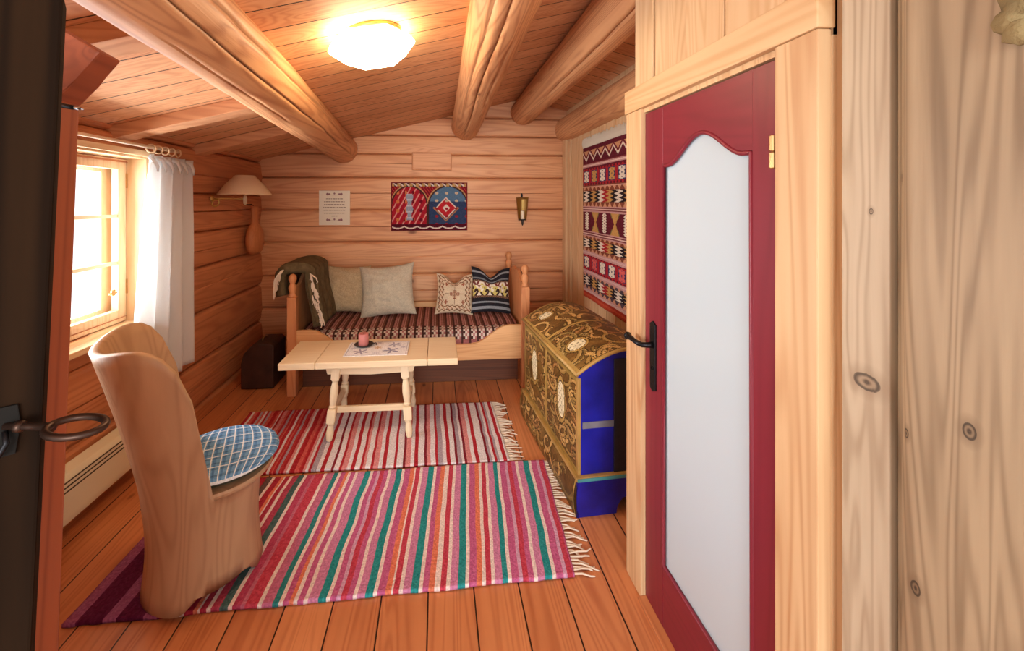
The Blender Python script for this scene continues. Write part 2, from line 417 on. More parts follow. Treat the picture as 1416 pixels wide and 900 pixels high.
bm = NB()                                       # partition: wide vertical boards, door opening left clear
DY0, DY1, DZ = .945, 1.628, 1.955
ceil_p = ceil_z(XP)-.0
def pboard(y0, y1, z0, z1, x0=XP): box(bm, x0, x0+.05, y0, y1, z0, z1, .003)
pboard(DY1, YE, 0, DZ)
edges = [YE, 1.585, 1.37, 1.17, .95]
for e0, e1 in zip(edges[:-1], edges[1:]): pboard(e1+.003, e0-.003, DZ, ceil_p, XP+(.0 if e0 != 1.585 else .008))
pboard(.83, .947, DZ, ceil_p); pboard(.83, DY0, 0, ceil_p)
box(bm, XP+.012, XR+.02, YE-.04, YE-.002, 0, 2.6); box(bm, XP+.056, XP+.075, .36, YE-.045, DZ+.03, 2.6); box(bm, XP+.056, XP+.075, .36, .94, 0, DZ+.03); box(bm, XP+.012, XP+.04, .79, .84, 0, 2.6)
struct('wall_partition', bm, M_pale_z)

bm = NB(); pboard(.708, .802, -0.0, ceil_p, .838)
struct('wall_near_board', bm, M_board_z)
bm = NB()                                       # the last, rough board by the doorway, with a wavy waney edge
pts = []
n = 28
t = bmesh.new()
Yg = np.linspace(.36, .696, 26); Zg = np.linspace(0, 2.6, 90)
G = {}
for i, y in enumerate(Yg):
    for j, z in enumerate(Zg):
        d = .005*math.sin((y-.36)*9)+.004*nz(y*16, z*1.2, 3)+.0016*nz(y*70, z*.8, 5)
        if i >= 23: d -= (.0, .008, .022)[i-23]
        G[i, j] = t.verts.new((.826-d, y, z))
for i in range(25):
    for j in range(89): t.faces.new((G[i, j], G[i, j+1], G[i+1, j+1], G[i+1, j]))
merge(bm, t)
box(bm, .845, .90, .36, .70, 0, 2.6)
nearw = struct('wall_near_right', bm, M_rough_z, smooth=True)
bm = NB()                                       # flaking bark left on its upper edge
for k in range(16):
    rr = random.Random(k); z = 1.84+k*.018; y = .533-.012*rr.random()-(.010 if 3 < k < 12 else -.002)*1
    t = bmesh.new(); bmesh.ops.create_icosphere(t, subdivisions=2, radius=1)
    for v in t.verts: v.co *= 1+.3*nz(v.co.x*2+k, v.co.y*2, v.co.z*2)
    merge(bm, t, Matrix.Translation((.815, y-.006, z)) @ Matrix.Diagonal((.012, .014+.006*rr.random(), .022, 1)))
obj('bark', bm, M_bark, nearw, smooth=True)

bm = NB(); box(bm, -1.9, -.775, .82, .92, 0, 2.3)   # short log wall beside the doorway
struct('wall_near_left', bm, M_log_x)

# door casing
bm = NB(); box(bm, .815, .852, 1.622, 1.752, 0, 1.972, .003); struct('trim_1', bm, M_case)
bm = NB(); box(bm, .815, .852, .833, .949, 0, 1.972, .003); struct('trim_2', bm, M_case)
bm = NB(); box(bm, .809, .852, .828, 1.757, 1.973, 2.068, .003); struct('trim_3', bm, M_case_y)
bm = NB()
box(bm, .828, .9, 1.6215, 1.628, 0, 1.972); box(bm, .828, .9, .945, .9495, 0, 1.972); box(bm, .828, .9, .9495, 1.6215, 1.955, 1.972)
struct('trim_4', bm, M_case)
bm = NB(); box(bm, .80, .90, .9495, 1.6215, 0, .014, .003); struct('trim_5', bm, M_floor)

# ------------------------------------------------------------------ red door with the pale panel
door = thing('door_1', None, None, (.833, 1.285, .017)); door['kind'] = 'structure'
door['label'] = 'oxblood red door with scalloped pale panel and black handle'
def D(y): return y-1.285
def Dz(z): return z-.017
y0, y1, z1d = D(.9515), D(1.6195), Dz(1.950)
py0, py1 = D(1.045), D(1.490); pzb = Dz(.247); sh = Dz(1.735); pk = Dz(1.822)
def arch(n=40, ins=0):
    pts = []
    a0, a1 = py0-ins, py1+ins
    for i in range(n+1):
        u = i/n; y = a0+(a1-a0)*u; s = (u-.5)*2
        if abs(s) > .86: z = sh
        else: z = sh+(pk-sh)*(.5+.5*math.cos(math.pi*min(1, abs(s)/.86)))**.85
        pts.append((y, z+ins))
    return pts
bm = NB(); box(bm, 0, .04, y0, py0, 0, z1d, .002); obj('hinge_stile', bm, M_red, door)
bm = NB(); box(bm, 0, .04, py1, y1, 0, z1d, .002); obj('lock_stile', bm, M_red, door)
bm = NB(); box(bm, .001, .04, py0, py1, 0, pzb, .002); obj('bottom_rail', bm, M_redy, door)
bm = NB(); ap = arch()
prism(bm, ap+[(py1, z1d), (py0, z1d)], 'x', .001, .04); obj('top_rail', bm, M_redy, door)
bm = NB(); prism(bm, [(py0+.001, pzb+.001)]+[(py1-.001, pzb+.001)]+[(min(max(y, py0+.001), py1-.001), z) for y, z in arch()[::-1]], 'x', .012, .026); obj('panel', bm, M_panel, door, label='pale frosted door panel with scalloped top')
bm = NB()
path = [(.003, y, z) for y, z in [(py0, pzb)]+arch(ins=-.004)+[(py1, pzb), (py0, pzb)]]
tube(bm, path, .0075, 8, False); obj('panel_moulding', bm, M_red, door, smooth=True)
hp = NB(); prism(hp, [(D(1.573), Dz(.875)), (D(1.553), Dz(.865)), (D(1.533), Dz(.875)), (D(1.533), Dz(1.125)), (D(1.553), Dz(1.137)), (D(1.573), Dz(1.125))], 'x', -.007, .001, .002)
hpl = obj('handle_plate', hp, M_iron, door)
bm = NB(); yk = D(1.553); zk = Dz(1.045)
tube(bm, [(-.006, yk, zk), (-.02, yk, zk), (-.034, yk, zk), (-.046, yk+.004, zk), (-.054, yk+.02, zk+.001), (-.057, yk+.05, zk+.003), (-.056, yk+.085, zk+.004), (-.055, yk+.10, zk+.003)],
     [.013, .011, .010, .010, .010, .009, .011, .012], 12)
t = bmesh.new(); bmesh.ops.create_uvsphere(t, u_segments=14, v_segments=10, radius=.0155); merge(bm, t, Matrix.Translation((-.055, yk+.106, zk+.003)))
obj('lever', bm, M_iron, hpl, smooth=True)
bm = NB(); torus(bm, (-.008, yk, Dz(.955)), .008, .0025, (1, 0, 0), 16, 6, .7, 1.2); obj('keyhole', bm, M_iron, hpl)
for zc in (1.72, .25):
    bm = NB()
    for k in (0, 1): lathe(bm, [(.006, 0), (.0075, .002), (.0075, .038), (.006, .04)], (-.014, y0+.009, Dz(zc-.04+.042*k)), 10)
    box(bm, -.014, .0, y0+.006, y0+.012, Dz(zc-.04), Dz(zc+.042)); obj('hinge', bm, M_steel, door)

# ------------------------------------------------------------------ window
win = thing('window_1', None, None, (XL, 2.21, WZ0)); win['kind'] = 'structure'; win['label'] = 'bright pine casement window in the log wall'
def wb_(name, m, *bs, bev=.003, parent=None):
    bm = NB()
    for (x0, x1, y0_, y1_, z0, z1) in bs: box(bm, x0-XL, x1-XL, y0_-2.21, y1_-2.21, z0-WZ0, z1-WZ0, bev)
    return obj(name, bm, m, parent or win)
wb_('lining', M_pale_z, (-2.03, -1.80, WY1-.025, WY1+.002, WZ0, WZ1), (-2.03, -1.80, WY0-.002, WY0+.025, WZ0, WZ1), (-2.03, -1.80, WY0+.025, WY1-.025, WZ1-.025, WZ1))
wb_('sill', M_pale_y, (-2.03, -1.765, WY0-.03, WY1+.0, WZ0-.025, WZ0+.006))
wb_('casing', M_pale_y, (-1.80, -1.775, WY0-.06, WY1+.015, WZ1-.012, WZ1+.022))
sx0, sx1 = -1.955, -1.915
a, b2, c0, c1 = WY0+.028, WY1-.028, WZ0+.012, WZ1-.03
mid = (a+b2)/2
for (q0, q1) in ((a, mid-.002), (mid+.002, b2)):
    sash = wb_('sash', M_pale_z, (sx0, sx1, q0, q0+.062, c0, c1), (sx0, sx1, q1-.062, q1, c0, c1), (sx0, sx1, q0+.062, q1-.062, c0, c0+.075), (sx0, sx1, q0+.062, q1-.062, c1-.062, c1))
    h = (c1-.062-c0-.075)/3
    gb_ = wb_('glazing_bar', M_pale_y, *[(sx0+.008, sx1-.008, q0+.062, q1-.062, c0+.075+h*i-.010, c0+.075+h*i+.010) for i in (1, 2)], parent=sash)
    wb_('pane', M_glass, (-1.936, -1.932, q0+.06, q1-.06, c0+.07, c1-.06), bev=0, parent=sash)
    wb_('outer_sash', M_pale_z, (-2.03, -1.995, q0, q0+.085, c0, c1), (-2.03, -1.995, q1-.085, q1, c0, c1), (-2.03, -1.995, q0+.085, q1-.085, c0, c0+.085), (-2.03, -1.995, q0+.085, q1-.085, c1-.08, c1))
wb_('latch', M_steel, (-1.915, -1.905, b2-.125, b2-.098, 1.04, 1.075), (-1.905, -1.895, b2-.155, b2-.098, 1.052, 1.062))
for zc in (1.03, 1.68): wb_('hinge', M_steel, (-1.918, -1.908, b2-.004, b2+.008, zc, zc+.09))

# ------------------------------------------------------------------ roof logs and rafters
def roof_log(label, p0, p1, r0, r1, seed, cracks=()):
    """cracks: (angle, t0, t1, depth) - long drying checks along the log"""
    d = Vector(p1)-Vector(p0); n = 110; seg = 32
    angs = [(2*math.pi*k/seg, None) for k in range(seg)]
    for ci, c in enumerate(cracks):
        a = R(c[0]); angs = [q for q in angs if abs((q[0]-a+math.pi) % (2*math.pi)-math.pi) > .06]
        angs += [((a-.028) % (2*math.pi), None), (a % (2*math.pi), ci), ((a+.028) % (2*math.pi), None)]
    angs.sort(key=lambda q: q[0]); na = len(angs)
    bm = NB(); rings = []
    for i in range(n+1):
        t = i/n; c = Vector(p0)+d*t; r = r0+(r1-r0)*t
        tw = .14*nz(t*4, seed)+.035*nz(t*19, seed+2)
        ring = []
        for (a, ci) in angs:
            aa = a+tw
            rr = r*(1+.035*nz(math.cos(a)*1.3+seed, math.sin(a)*1.3, t*5)+.018*nz(math.cos(a)*3+seed, math.sin(a)*3, t*26)+.006*nz(math.cos(a)*9+seed, math.sin(a)*9, t*60))
            if ci is not None:
                _, t0, t1, cd = cracks[ci]
                if t0 < t < t1: rr -= cd*min(1, 7*(t-t0)/(t1-t0), 7*(t1-t)/(t1-t0))*(.8+.5*nz(t*14, ci, seed))
            if i == n: rr *= .93
            ring.append(bm.verts.new(c+Vector((math.cos(aa)*rr, 0, math.sin(aa)*rr))))
        rings.append(ring)
    for i in range(n):
        for k in range(na): bm.faces.new((rings[i][k], rings[i][(k+1) % na], rings[i+1][(k+1) % na], rings[i+1][k]))
    bm.faces.new(rings[0]); bm.faces.new(rings[-1])
    o = obj('roof_log', bm, M_beam, None, smooth=True)
    tag(o, label, 'beam', 'round logs carrying the ceiling')
    return o
def lerp_log(A, B, y0, y1):
    f = lambda y: tuple(A[i]+(B[i]-A[i])*(y-A[1])/(B[1]-A[1]) for i in range(3))
    return f(y0), f(y1)
p0, p1 = lerp_log((-.80, 1.25, 2.205), (-.985, 4.5, 2.145), -.2, 4.56)
roof_log('thick round roof log above the window side, its lower edge lit pale by daylight', p0, p1, .15, .148, 1, [(-38, .12, .98, .04), (-2, .25, .96, .03), (-75, .3, .55, .015)])
p0, p1 = lerp_log((.295, 1.25, 2.505), (.30, 4.5, 2.405), -.2, 4.53)
roof_log('middle round roof log with long cracks, right of the ceiling lamp', p0, p1, .15, .15, 2, [(-100, .15, .97, .045), (-125, .3, .8, .02), (-70, .45, .7, .02)])
p0, p1 = lerp_log((.93, 1.8, 2.58), (.93, 4.5, 2.565), -.2, 4.53)
roof_log('round roof log at the ridge beside the partition, ending above the wall sconce', p0, p1, .135, .14, 3, [(-112, .2, .75, .03)])
p0, p1 = lerp_log((1.43, 1.8, 2.40), (1.43, 4.5, 2.385), YE, 4.6)
roof_log('hewn log lying along the top of the wall above the patterned kilim', p0, p1, .14, .14, 4, [(-150, .05, .9, .03)])
for k, (y, lb) in enumerate(((1.50, 'flat pine rafter nearest the doorway, half hidden by the log end'), (2.53, 'flat pine rafter above the curtain rod, between wall and roof log'), (3.34, 'flat pine rafter nearest the back corner, above the lampshade'))):
    bm = NB(); X0, X1 = -1.86, -.86
    prism(bm, [(X0, ceil_z(X0)-.075), (X1, ceil_z(X1)-.075), (X1, ceil_z(X1)-.001), (X0, ceil_z(X0)-.001)], 'y', y, y+.125, .004)
    tag(obj('rafter', bm, M_raft), lb, 'beam', 'rafters under the low side of the ceiling')

# ------------------------------------------------------------------ dark plank door, post and log end at the left edge
def tilt(bm, k=.04, z=1.78, M=None):
    for v in bm.verts: v.co.x += (v.co.z-z)*k
E1 = Vector((-.452, .55)); E0 = Vector((-.66, .40)); dv = (E1-E0).normalized(); nv_ = Vector((dv.y, -dv.x))
d2 = thing('door_2', None, None, (E1.x, E1.y, .02), math.atan2(dv.y, dv.x)); d2['kind'] = 'structure'; d2['label'] = 'dark old plank door standing open with an iron key'
bm = NB(); L_ = .62
for k in range(4): box(bm, -L_+k*L_/4+.001, -L_+(k+1)*L_/4-.001, 0, .05, 0, 1.832, .003)
tilt(bm, .035); leaf = obj('leaf', bm, M_dark_door, d2)
def loc2(x, y, z): return Vector((x, y, z))
# keyhole plate and key, local x along the leaf, local -y out of its face
KX, KZ = -.030, 1.345-.02
bm = NB(); prism(bm, [(KX-.009, KZ-.034), (KX+.009, KZ-.034), (KX+.012, KZ), (KX+.009, KZ+.022), (KX-.009, KZ+.022), (KX-.012, KZ)], 'y', -.004, .001, .001)
tilt(bm, .035); esc = obj('lock_plate', bm, plain('rusted_iron', (26, 22, 18), .8, .2, .2), d2)
ca, sa = math.cos(math.atan2(dv.y, dv.x)), math.sin(math.atan2(dv.y, dv.x))
kd = Vector((ca*1.0+sa*(-.10), -sa*1.0+ca*(-.10), 0)).normalized()    # the key points into the room (world +x)
root = Vector((KX+(KZ-1.78)*.035, -.003, KZ))
bm = NB()
tube(bm, [root, root+kd*.03, root+kd*.052, root+kd*.054], [.0042, .0042, .0042, .0065], 10)
tube(bm, [root+kd*.012, root+kd*.014, root+kd*.019, root+kd*.021], [.0045, .0068, .0068, .0045], 10)
up = Vector((0, 0, 1)); side = up.cross(kd)
ring = []
for i in range(25):
    a = 2*math.pi*i/24
    ring.append(root+kd*(.054+.027-.028*math.cos(a))+side*.022*math.sin(a)+up*.002*math.cos(a))
tube(bm, ring, .0042, 8, False)
obj('key', bm, plain('worn_bronze_iron', (70, 50, 40), .4, .8), d2, smooth=True)
bm = NB()
tube(bm, [root+Vector((0, -.004, -.004)), root+Vector((.002, -.010, -.016)), root+Vector((-.004, -.012, -.028)), root+Vector((-.010, -.01, -.03))], .0028, 8)
obj('latch_hook', bm, M_iron, d2, smooth=True)

bm = NB(); box(bm, -.76, -.629, .75, .80, 0, 1.775, .006); tilt(bm, .035, 1.75)
struct('trim_6', bm, M_post)
bm = NB()
prism(bm, [(x*.80/.75, 1.6+(z-1.6)*.80/.75) for x, z in [(-.76, 1.757), (-.588, 1.757), (-.560, 1.79), (-.525, 1.833), (-.565, 1.856), (-.62, 1.89), (-.76, 1.93)]], 'y', .752, .80, .004)
lo = struct('trim_7', bm, M_notch)
bm = NB(); tube(bm, [(-.62, .747, 1.758), (-.598, .745, 1.754), (-.592, .745, 1.753)], [.004, .004, .003], 10)
b3 = obj('bolt', bm, M_iron, lo, smooth=True)
bm = NB(); tube(bm, [(-.5925, .745, 1.753), (-.586, .745, 1.7515), (-.580, .745, 1.7505)], [.0036, .0034, .0012], 10)
obj('bolt_tip', bm, plain('bright_steel', (200, 200, 205), .25, 1), lo, smooth=True)

# ------------------------------------------------------------------ vent cover in the back wall
bm = NB(); box(bm, -.262, .142, YB-.022, YB+.03, 1.935, 2.115, .006)
v = thing('vent_cover', 'plain rectangular wooden cover set in the upper log wall under the middle roof log', 'vent cover', (-.06, YB, 2.025))
bm.free(); bm = NB(); box(bm, -.202, .202, -.018, .03, -.09, .09, .005); obj('board', bm, M_log_x, v)
bm = NB()
for q in ((-.212, .212, .084, .096), (-.212, .212, -.096, -.084)): box(bm, q[0], q[1], -.026, .02, q[2], q[3], .003)
for q in ((-.212, -.2), (.2, .212)): box(bm, q[0], q[1], -.026, .02, -.084, .084, .003)
obj('frame', bm, M_bed_z, v)

# ------------------------------------------------------------------ rugs
def stripes(seq, n, rng, jitter=0):
    out = []
    while len(out) < n:
        for c, w in seq(rng): out += [c]*w
    return np.array(out[:n])
def rug_img(cols, nv, rng):
    img = np.repeat(cols[None], nv, 0).copy()
    img += (np.array([rng.random() for _ in range(nv*cols.shape[0])]).reshape(nv, -1, 1)-.5)*.07
    return img
def make_rug(label, corners, cols, nv, seed, group='rag rugs'):
    """corners: left-near, right-near, right-far, left-far on the floor"""
    rng = random.Random(seed); cx = sum(c[0] for c in corners)/4; cy = sum(c[1] for c in corners)/4
    r = thing('rag_rug', label, 'rug', (cx, cy, 0), 0, group)
    P = [Vector((c[0]-cx, c[1]-cy)) for c in corners]
    def pos(u, v):
        p = (P[0]*(1-u)+P[1]*u)*(1-v)+(P[3]*(1-u)+P[2]*u)*v
        e = .010*nz(u*9+seed, v*1.5)*min(1, 4*abs(v-.5))+.004*nz(u*40, v*2, seed)
        z = .011+.003*max(0, nz(u*7+seed, v*3))+.0022*math.sin(v*170)*0
        return (p.x+.006*nz(u*6, v*5, seed+3), p.y+e, z)
    cgrid('weave', rug_img(cols, nv, rng), pos, M_rug, r, .014)
    for side in (1,):
        bm = NB(); rf = random.Random(seed+side)
        A, Bc = (P[1], P[2]) if side else (P[0], P[3])
        sg = 1 if side else -1
        for k in range(46):
            t = (k+.5)/46; q = A*(1-t)+Bc*t; ln = .055+.055*rf.random(); dy = (rf.random()-.62)*.07
            pts = [Vector((q.x-sg*.004, q.y, .012)), Vector((q.x+sg*ln*.4, q.y+dy*.25+.01*(rf.random()-.5), .012)), Vector((q.x+sg*ln*.8, q.y+dy*.7+.012*(rf.random()-.5), .006)), Vector((q.x+sg*ln, q.y+dy, .005))]
            tube(bm, pts, [.0048, .0045, .004, .0028], 5)
        tag(obj('fringe', bm, M_fringe, r), 'knotted cream fringe', kind='stuff')
    return r
red, wht, pnk, gry, mar = C(176, 42, 52), C(226, 218, 220), C(214, 140, 140), C(170, 156, 166), C(128, 34, 46)
def seq1(rng):
    return [(red, 3), (wht, rng.choice([4, 5, 6])), (red if rng.random() < .6 else mar, 2), (rng.choice([pnk, gry, wht]), rng.choice([2, 3])), (wht, rng.choice([2, 4])), (rng.choice([red, mar]), 2), (rng.choice([gry, pnk]), rng.choice([2, 4])), (wht, 3)]
rng = random.Random(5); n1 = 236; c1_ = stripes(seq1, n1, rng)
sx = np.linspace(0, 1, n1)
for i in range(n1):                               # the window end is woven mostly in reds
    if sx[i] < .36 and np.allclose(c1_[i], wht) and (i//5) % 3 != 0: c1_[i] = C(206, 96, 88) if (i//4) % 2 else C(188, 60, 62)
make_rug('red and white striped rag rug under the table', [(-1.36, 2.545), (.44, 2.535), (.425, 3.29), (-1.40, 3.29)], c1_, 70, 5)
mag, teal, org_, crm, mau = C(192, 96, 138), C(44, 140, 140), C(222, 124, 94), C(232, 212, 204), C(202, 130, 164)
rose, lil = C(192, 66, 84), C(206, 160, 186)
def seq2(rng):
    out = [(mau, rng.choice([3, 4, 5])), (teal, rng.choice([3, 4])), (crm, 2), (mag, rng.choice([3, 4]))]
    out += [(org_, rng.choice([2, 3])), (crm, rng.choice([1, 2, 3]))] if rng.random() < .7 else [(lil, 2), (rose, 3)]
    return out+[(mag if rng.random() < .5 else rose, 3), (crm, 2)]
n2 = 250; c2 = stripes(seq2, n2, random.Random(2))
sx = np.linspace(0, 1, n2)
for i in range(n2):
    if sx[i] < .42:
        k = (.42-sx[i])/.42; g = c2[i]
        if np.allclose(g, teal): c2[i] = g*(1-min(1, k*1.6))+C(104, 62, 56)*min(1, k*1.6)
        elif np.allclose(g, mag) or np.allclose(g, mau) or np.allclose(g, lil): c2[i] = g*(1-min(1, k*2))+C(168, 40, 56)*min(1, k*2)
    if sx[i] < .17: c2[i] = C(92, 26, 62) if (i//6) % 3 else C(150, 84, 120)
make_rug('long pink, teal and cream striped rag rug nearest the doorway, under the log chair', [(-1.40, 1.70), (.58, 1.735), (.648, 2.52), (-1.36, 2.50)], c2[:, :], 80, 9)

# ------------------------------------------------------------------ carved log chair
CH = thing('log_chair', 'chair carved from one pale log with a hollowed wrap-around back, standing on the striped rug', 'chair', (-1.0, 1.905, .0205), 0)
FD = R(36)                                       # the way the seat faces
def body(name, mat):
    bm = NB(); nphi = 56; seat = .405; T = .034
    def base_r(z, phi):
        return .222-.016*math.sin(min(1, z/.4)*math.pi)+.006*nz(math.cos(phi)*1.5, math.sin(phi)*1.5, z*3)
    # outer and inner wall over angle measured from the back direction
    def top(phi):
        a = abs(phi); lim = R(89)
        if a >= lim: return seat
        u = a/lim
        return seat+.635*(1-u**8)**.5*(1-.04*math.cos(phi*2))
    def lean(z):
        k = max(0, (z-seat)/.6); return .075*k**1.25, .070*k**1.1    # shift back, extra radius
    rows = []
    nb = 8; nt_ = 14
    for i in range(nphi):
        phi = -math.pi+2*math.pi*i/nphi
        tz = top(phi); col = []
        ang = FD+math.pi+phi
        for j in range(nb+1):
            z = seat*j/nb
            if j == 0: z = max(0, (.085*max(0, math.cos(ang-R(316))-.78)/.22))
            r = base_r(z, phi); col.append((math.cos(ang)*r, math.sin(ang)*r, z))
        for j in range(1, nt_+1):
            z = seat+(tz-seat)*j/nt_; sh_, ex = lean(z); r = base_r(.4, phi)+ex
            col.append((math.cos(ang)*r-math.cos(FD)*sh_, math.sin(ang)*r-math.sin(FD)*sh_, z))
        # rim rounding and inside
        sh_, ex = lean(tz); r = base_r(.4, phi)+ex-T*.5
        col.append((math.cos(ang)*r-math.cos(FD)*sh_, math.sin(ang)*r-math.sin(FD)*sh_, tz+.008*(tz > seat+.02)))
        for j in range(nt_, -1, -1):
            z = seat+(tz-seat)*j/nt_; sh_, ex = lean(z); r = base_r(.4, phi)+ex-T
            col.append((math.cos(ang)*r-math.cos(FD)*sh_, math.sin(ang)*r-math.sin(FD)*sh_, z-.004*(j == nt_)))
        rows.append([bm.verts.new(c) for c in col])
    m_ = len(rows[0])
    for i in range(nphi):
        A, Bc = rows[i], rows[(i+1) % nphi]
        for j in range(m_-1):
            try: bm.faces.new((A[j], Bc[j], Bc[j+1], A[j+1]))
            except ValueError: pass
    bm.faces.new([r[0] for r in rows][::-1]); bm.faces.new([r[-1] for r in rows])
    o = obj(name, bm, mat, CH, smooth=True)
    return o
body('carved_body', M_stool)
bm = NB(); tube(bm, [(.0+math.cos(FD+math.pi+.5)*.0, 0, 0), (0, 0, .0)], .001, 3) ; bm.free()
bm = NB(); lathe(bm, [(.18, 0), (.222, .003), (.226, .014), (.222, .024), (.18, .026)], (math.cos(FD)*.045, math.sin(FD)*.045, .404), 40)
obj('seat_board', bm, M_stool, CH, smooth=False)
# cushion on the chair: blue check
CU = thing('seat_cushion', 'round blue and white checked cushion on the log chair', 'cushion', (CH.location.x+math.cos(FD)*.07, CH.location.y+math.sin(FD)*.07, .018+.4365))
N_ = 84
img = np.zeros((N_, N_, 3))
for j in range(N_):
    for i in range(N_):
        c = C(112, 160, 204)
        if (i % 7) in (2, 3): c = C(86, 134, 186)
        if j % 7 in (4, 5): c = c*.84
        if i % 7 == 0 or j % 14 == 0: c = C(222, 232, 238)
        img[j, i] = c
def disc(u, v):
    x, y = 2*u-1, 2*v-1
    xx = x*math.sqrt(max(0, 1-y*y/2)); yy = y*math.sqrt(max(0, 1-x*x/2)); return xx, yy
def cush_top(u, v):
    x, y = disc(u, v); r2 = min(1, x*x+y*y)
    z = .03+.030*math.sqrt(max(0, 1-r2**2.2))+.002*nz(x*3, y*3)
    return (x*.225, y*.225, z)
def cush_bot(u, v):
    x, y = disc(u, v); r2 = min(1, x*x+y*y)
    return (x*.225, y*.225, .03-.0285*math.sqrt(max(0, 1-r2**3)))
cgrid('cushion_top', img, cush_top, M_fab, CU)
cgrid('cushion_underside', np.tile(C(84, 92, 78), (24, 24, 1)), cush_bot, M_fab, CU)
CU.rotation_euler = (0, 0, R(20))

# ------------------------------------------------------------------ table
TB = thing('coffee_table', 'pale whitewashed pine coffee table with turned legs standing on the red rug', 'table', (-.448, 3.055, .0215))
tx, ty = -.448, 3.055
for nm, x0, x1 in (('top_leaf', -1.035, -.802), ('top_board', -.799, -.069), ('top_leaf', -.066, .137)):
    bm = NB(); box(bm, x0-tx, x1-tx, 2.828-ty, 3.285-ty, .474, .518, .006); obj(nm, bm, M_table, TB)
bm = NB()
prism(bm, [(-.75-tx, .474), (-.15-tx, .474), (-.165-tx, .418), (-.45-tx, .408), (-.735-tx, .418)], 'y', 2.885-ty, 2.905-ty, .002); obj('apron', bm, M_table, TB); bm = NB()
prism(bm, [(-.75-tx, .474), (-.15-tx, .474), (-.165-tx, .418), (-.45-tx, .408), (-.735-tx, .418)], 'y', 3.215-ty, 3.235-ty, .002)
obj('apron', bm, M_table, TB)
def sq_lathe(bm, segs, p0, p1):
    pass
def turned_leg(sx_, sy_):
    bm = NB()
    top = Vector((-.45-tx+sx_*.225, 3.055-ty+sy_*.155, .474)); bot = Vector((-.45-tx+sx_*.262, 3.055-ty+sy_*.215, 0))
    def at(z): t = 1-z/.474; return top+(bot-top)*t
    def blk(z0, z1, h):
        t = bmesh.new(); vs = []
        for z in (z0, z1):
            c = at(z); vs.append([t.verts.new((c.x+a*h, c.y+b_*h, z)) for a, b_ in ((-1, -1), (1, -1), (1, 1), (-1, 1))])
        t.faces.new(vs[0][::-1]); t.faces.new(vs[1])
        for k in range(4): t.faces.new((vs[0][k], vs[0][(k+1) % 4], vs[1][(k+1) % 4], vs[1][k]))
        bmesh.ops.bevel(t, geom=t.edges[:], offset=.004, segments=2, affect='EDGES'); merge(bm, t)
    blk(.385, .474, .027); blk(.115, .20, .027)
    pf = [(.385, .020), (.375, .025), (.368, .018), (.355, .020), (.33, .025), (.29, .027), (.25, .024), (.22, .019), (.21, .025), (.2, .020)]
    tube(bm, [at(z) for z, _ in pf], [r for _, r in pf], 16)
    pf = [(.115, .020), (.105, .026), (.095, .019), (.07, .022), (.04, .025), (.015, .021), (0, .017)]
    tube(bm, [at(z) for z, _ in pf], [r for _, r in pf], 16)
    obj('leg', bm, M_tleg, TB, smooth=False)
for sx_ in (-1, 1):
    for sy_ in (-1, 1): turned_leg(sx_, sy_)
for sx_ in (-1, 1):
    bm = NB(); box(bm, -.45-tx+sx_*.25-.012, -.45-tx+sx_*.25+.012, 3.055-ty-.185, 3.055-ty+.185, .135, .18, .004); obj('side_stretcher', bm, M_tleg, TB)
bm = NB(); box(bm, -.45-tx-.24, -.45-tx+.24, -.13, -.105, .137, .178, .004); obj('cross_stretcher', bm, M_table, TB)

# runner, plate, candle
RN = thing('table_runner', 'white cloth with grey star pattern lying on the coffee table', 'table mat', (-.425, 3.06, .5405))
nu, nv = 84, 52; img = np.tile(C(238, 234, 232), (nv, nu, 1))
def blob(cx, cy, rad, k, col, ph=0):
    for j in range(nv):
        for i in range(nu):
            dx, dy = (i-cx), (j-cy)*1.1; rr = math.hypot(dx, dy); a = math.atan2(dy, dx)+ph
            if rr < rad*(.55+.45*math.cos(k*a)): img[j, i] = col
rr_ = random.Random(3)
for (cx, cy, rad, kk, col) in ((20, 14, 11, 6, C(160, 152, 168)), (60, 16, 12, 5, C(150, 146, 164)), (62, 38, 11, 6, C(170, 166, 180)), (22, 40, 10, 5, C(190, 184, 192)), (41, 28, 7, 8, C(206, 170, 130)), (41, 8, 6, 6, C(200, 196, 204)), (41, 46, 6, 6, C(196, 190, 200)), (8, 27, 5, 6, C(196, 190, 198)), (76, 27, 5, 6, C(190, 186, 196))):
    blob(cx, cy, rad, kk, col, rr_.random())
img[2:3, 2:-2] = C(196, 188, 190); img[-3:-2, 2:-2] = C(196, 188, 190); img[2:-2, 2:3] = C(196, 188, 190); img[2:-2, -3:-2] = C(196, 188, 190)
def rpos(u, v): return ((u-.5)*.435, (v-.5)*.285, .0025+.0006*nz(u*5, v*5))
cgrid('cloth', img, rpos, M_fab, RN, .003)
PL = thing('candle_plate', 'dark round candle plate on the white table cloth', 'plate', (-.535, 3.125, .5455))
bm = NB(); lathe(bm, [(.035, 0), (.058, .003), (.070, .012), (.068, .014), (.055, .006), (.001, .004)], (0, 0, 0), 32); obj('dish', bm, M_plate, PL, True)
bm = NB(); tube(bm, [(.062, 0, .010), (.085, -.004, .018), (.094, -.006, .012), (.086, -.006, .006)], .0045, 8); obj('handle', bm, M_plate, PL, True)
CN = thing('candle', 'stubby dusty pink candle on the dark plate', 'candle', (-.538, 3.125, .5505))
bm = NB(); lathe(bm, [(.034, 0), (.036, .003), (.036, .078), (.033, .084), (.022, .079), (.001, .077)], (0, 0, 0), 28); wx = obj('wax', bm, M_pink, CN, True)
bm = NB(); tube(bm, [(0, 0, .076), (.001, 0, .086), (.003, 0, .091)], .0014, 6); obj('wick', bm, M_ink, wx)

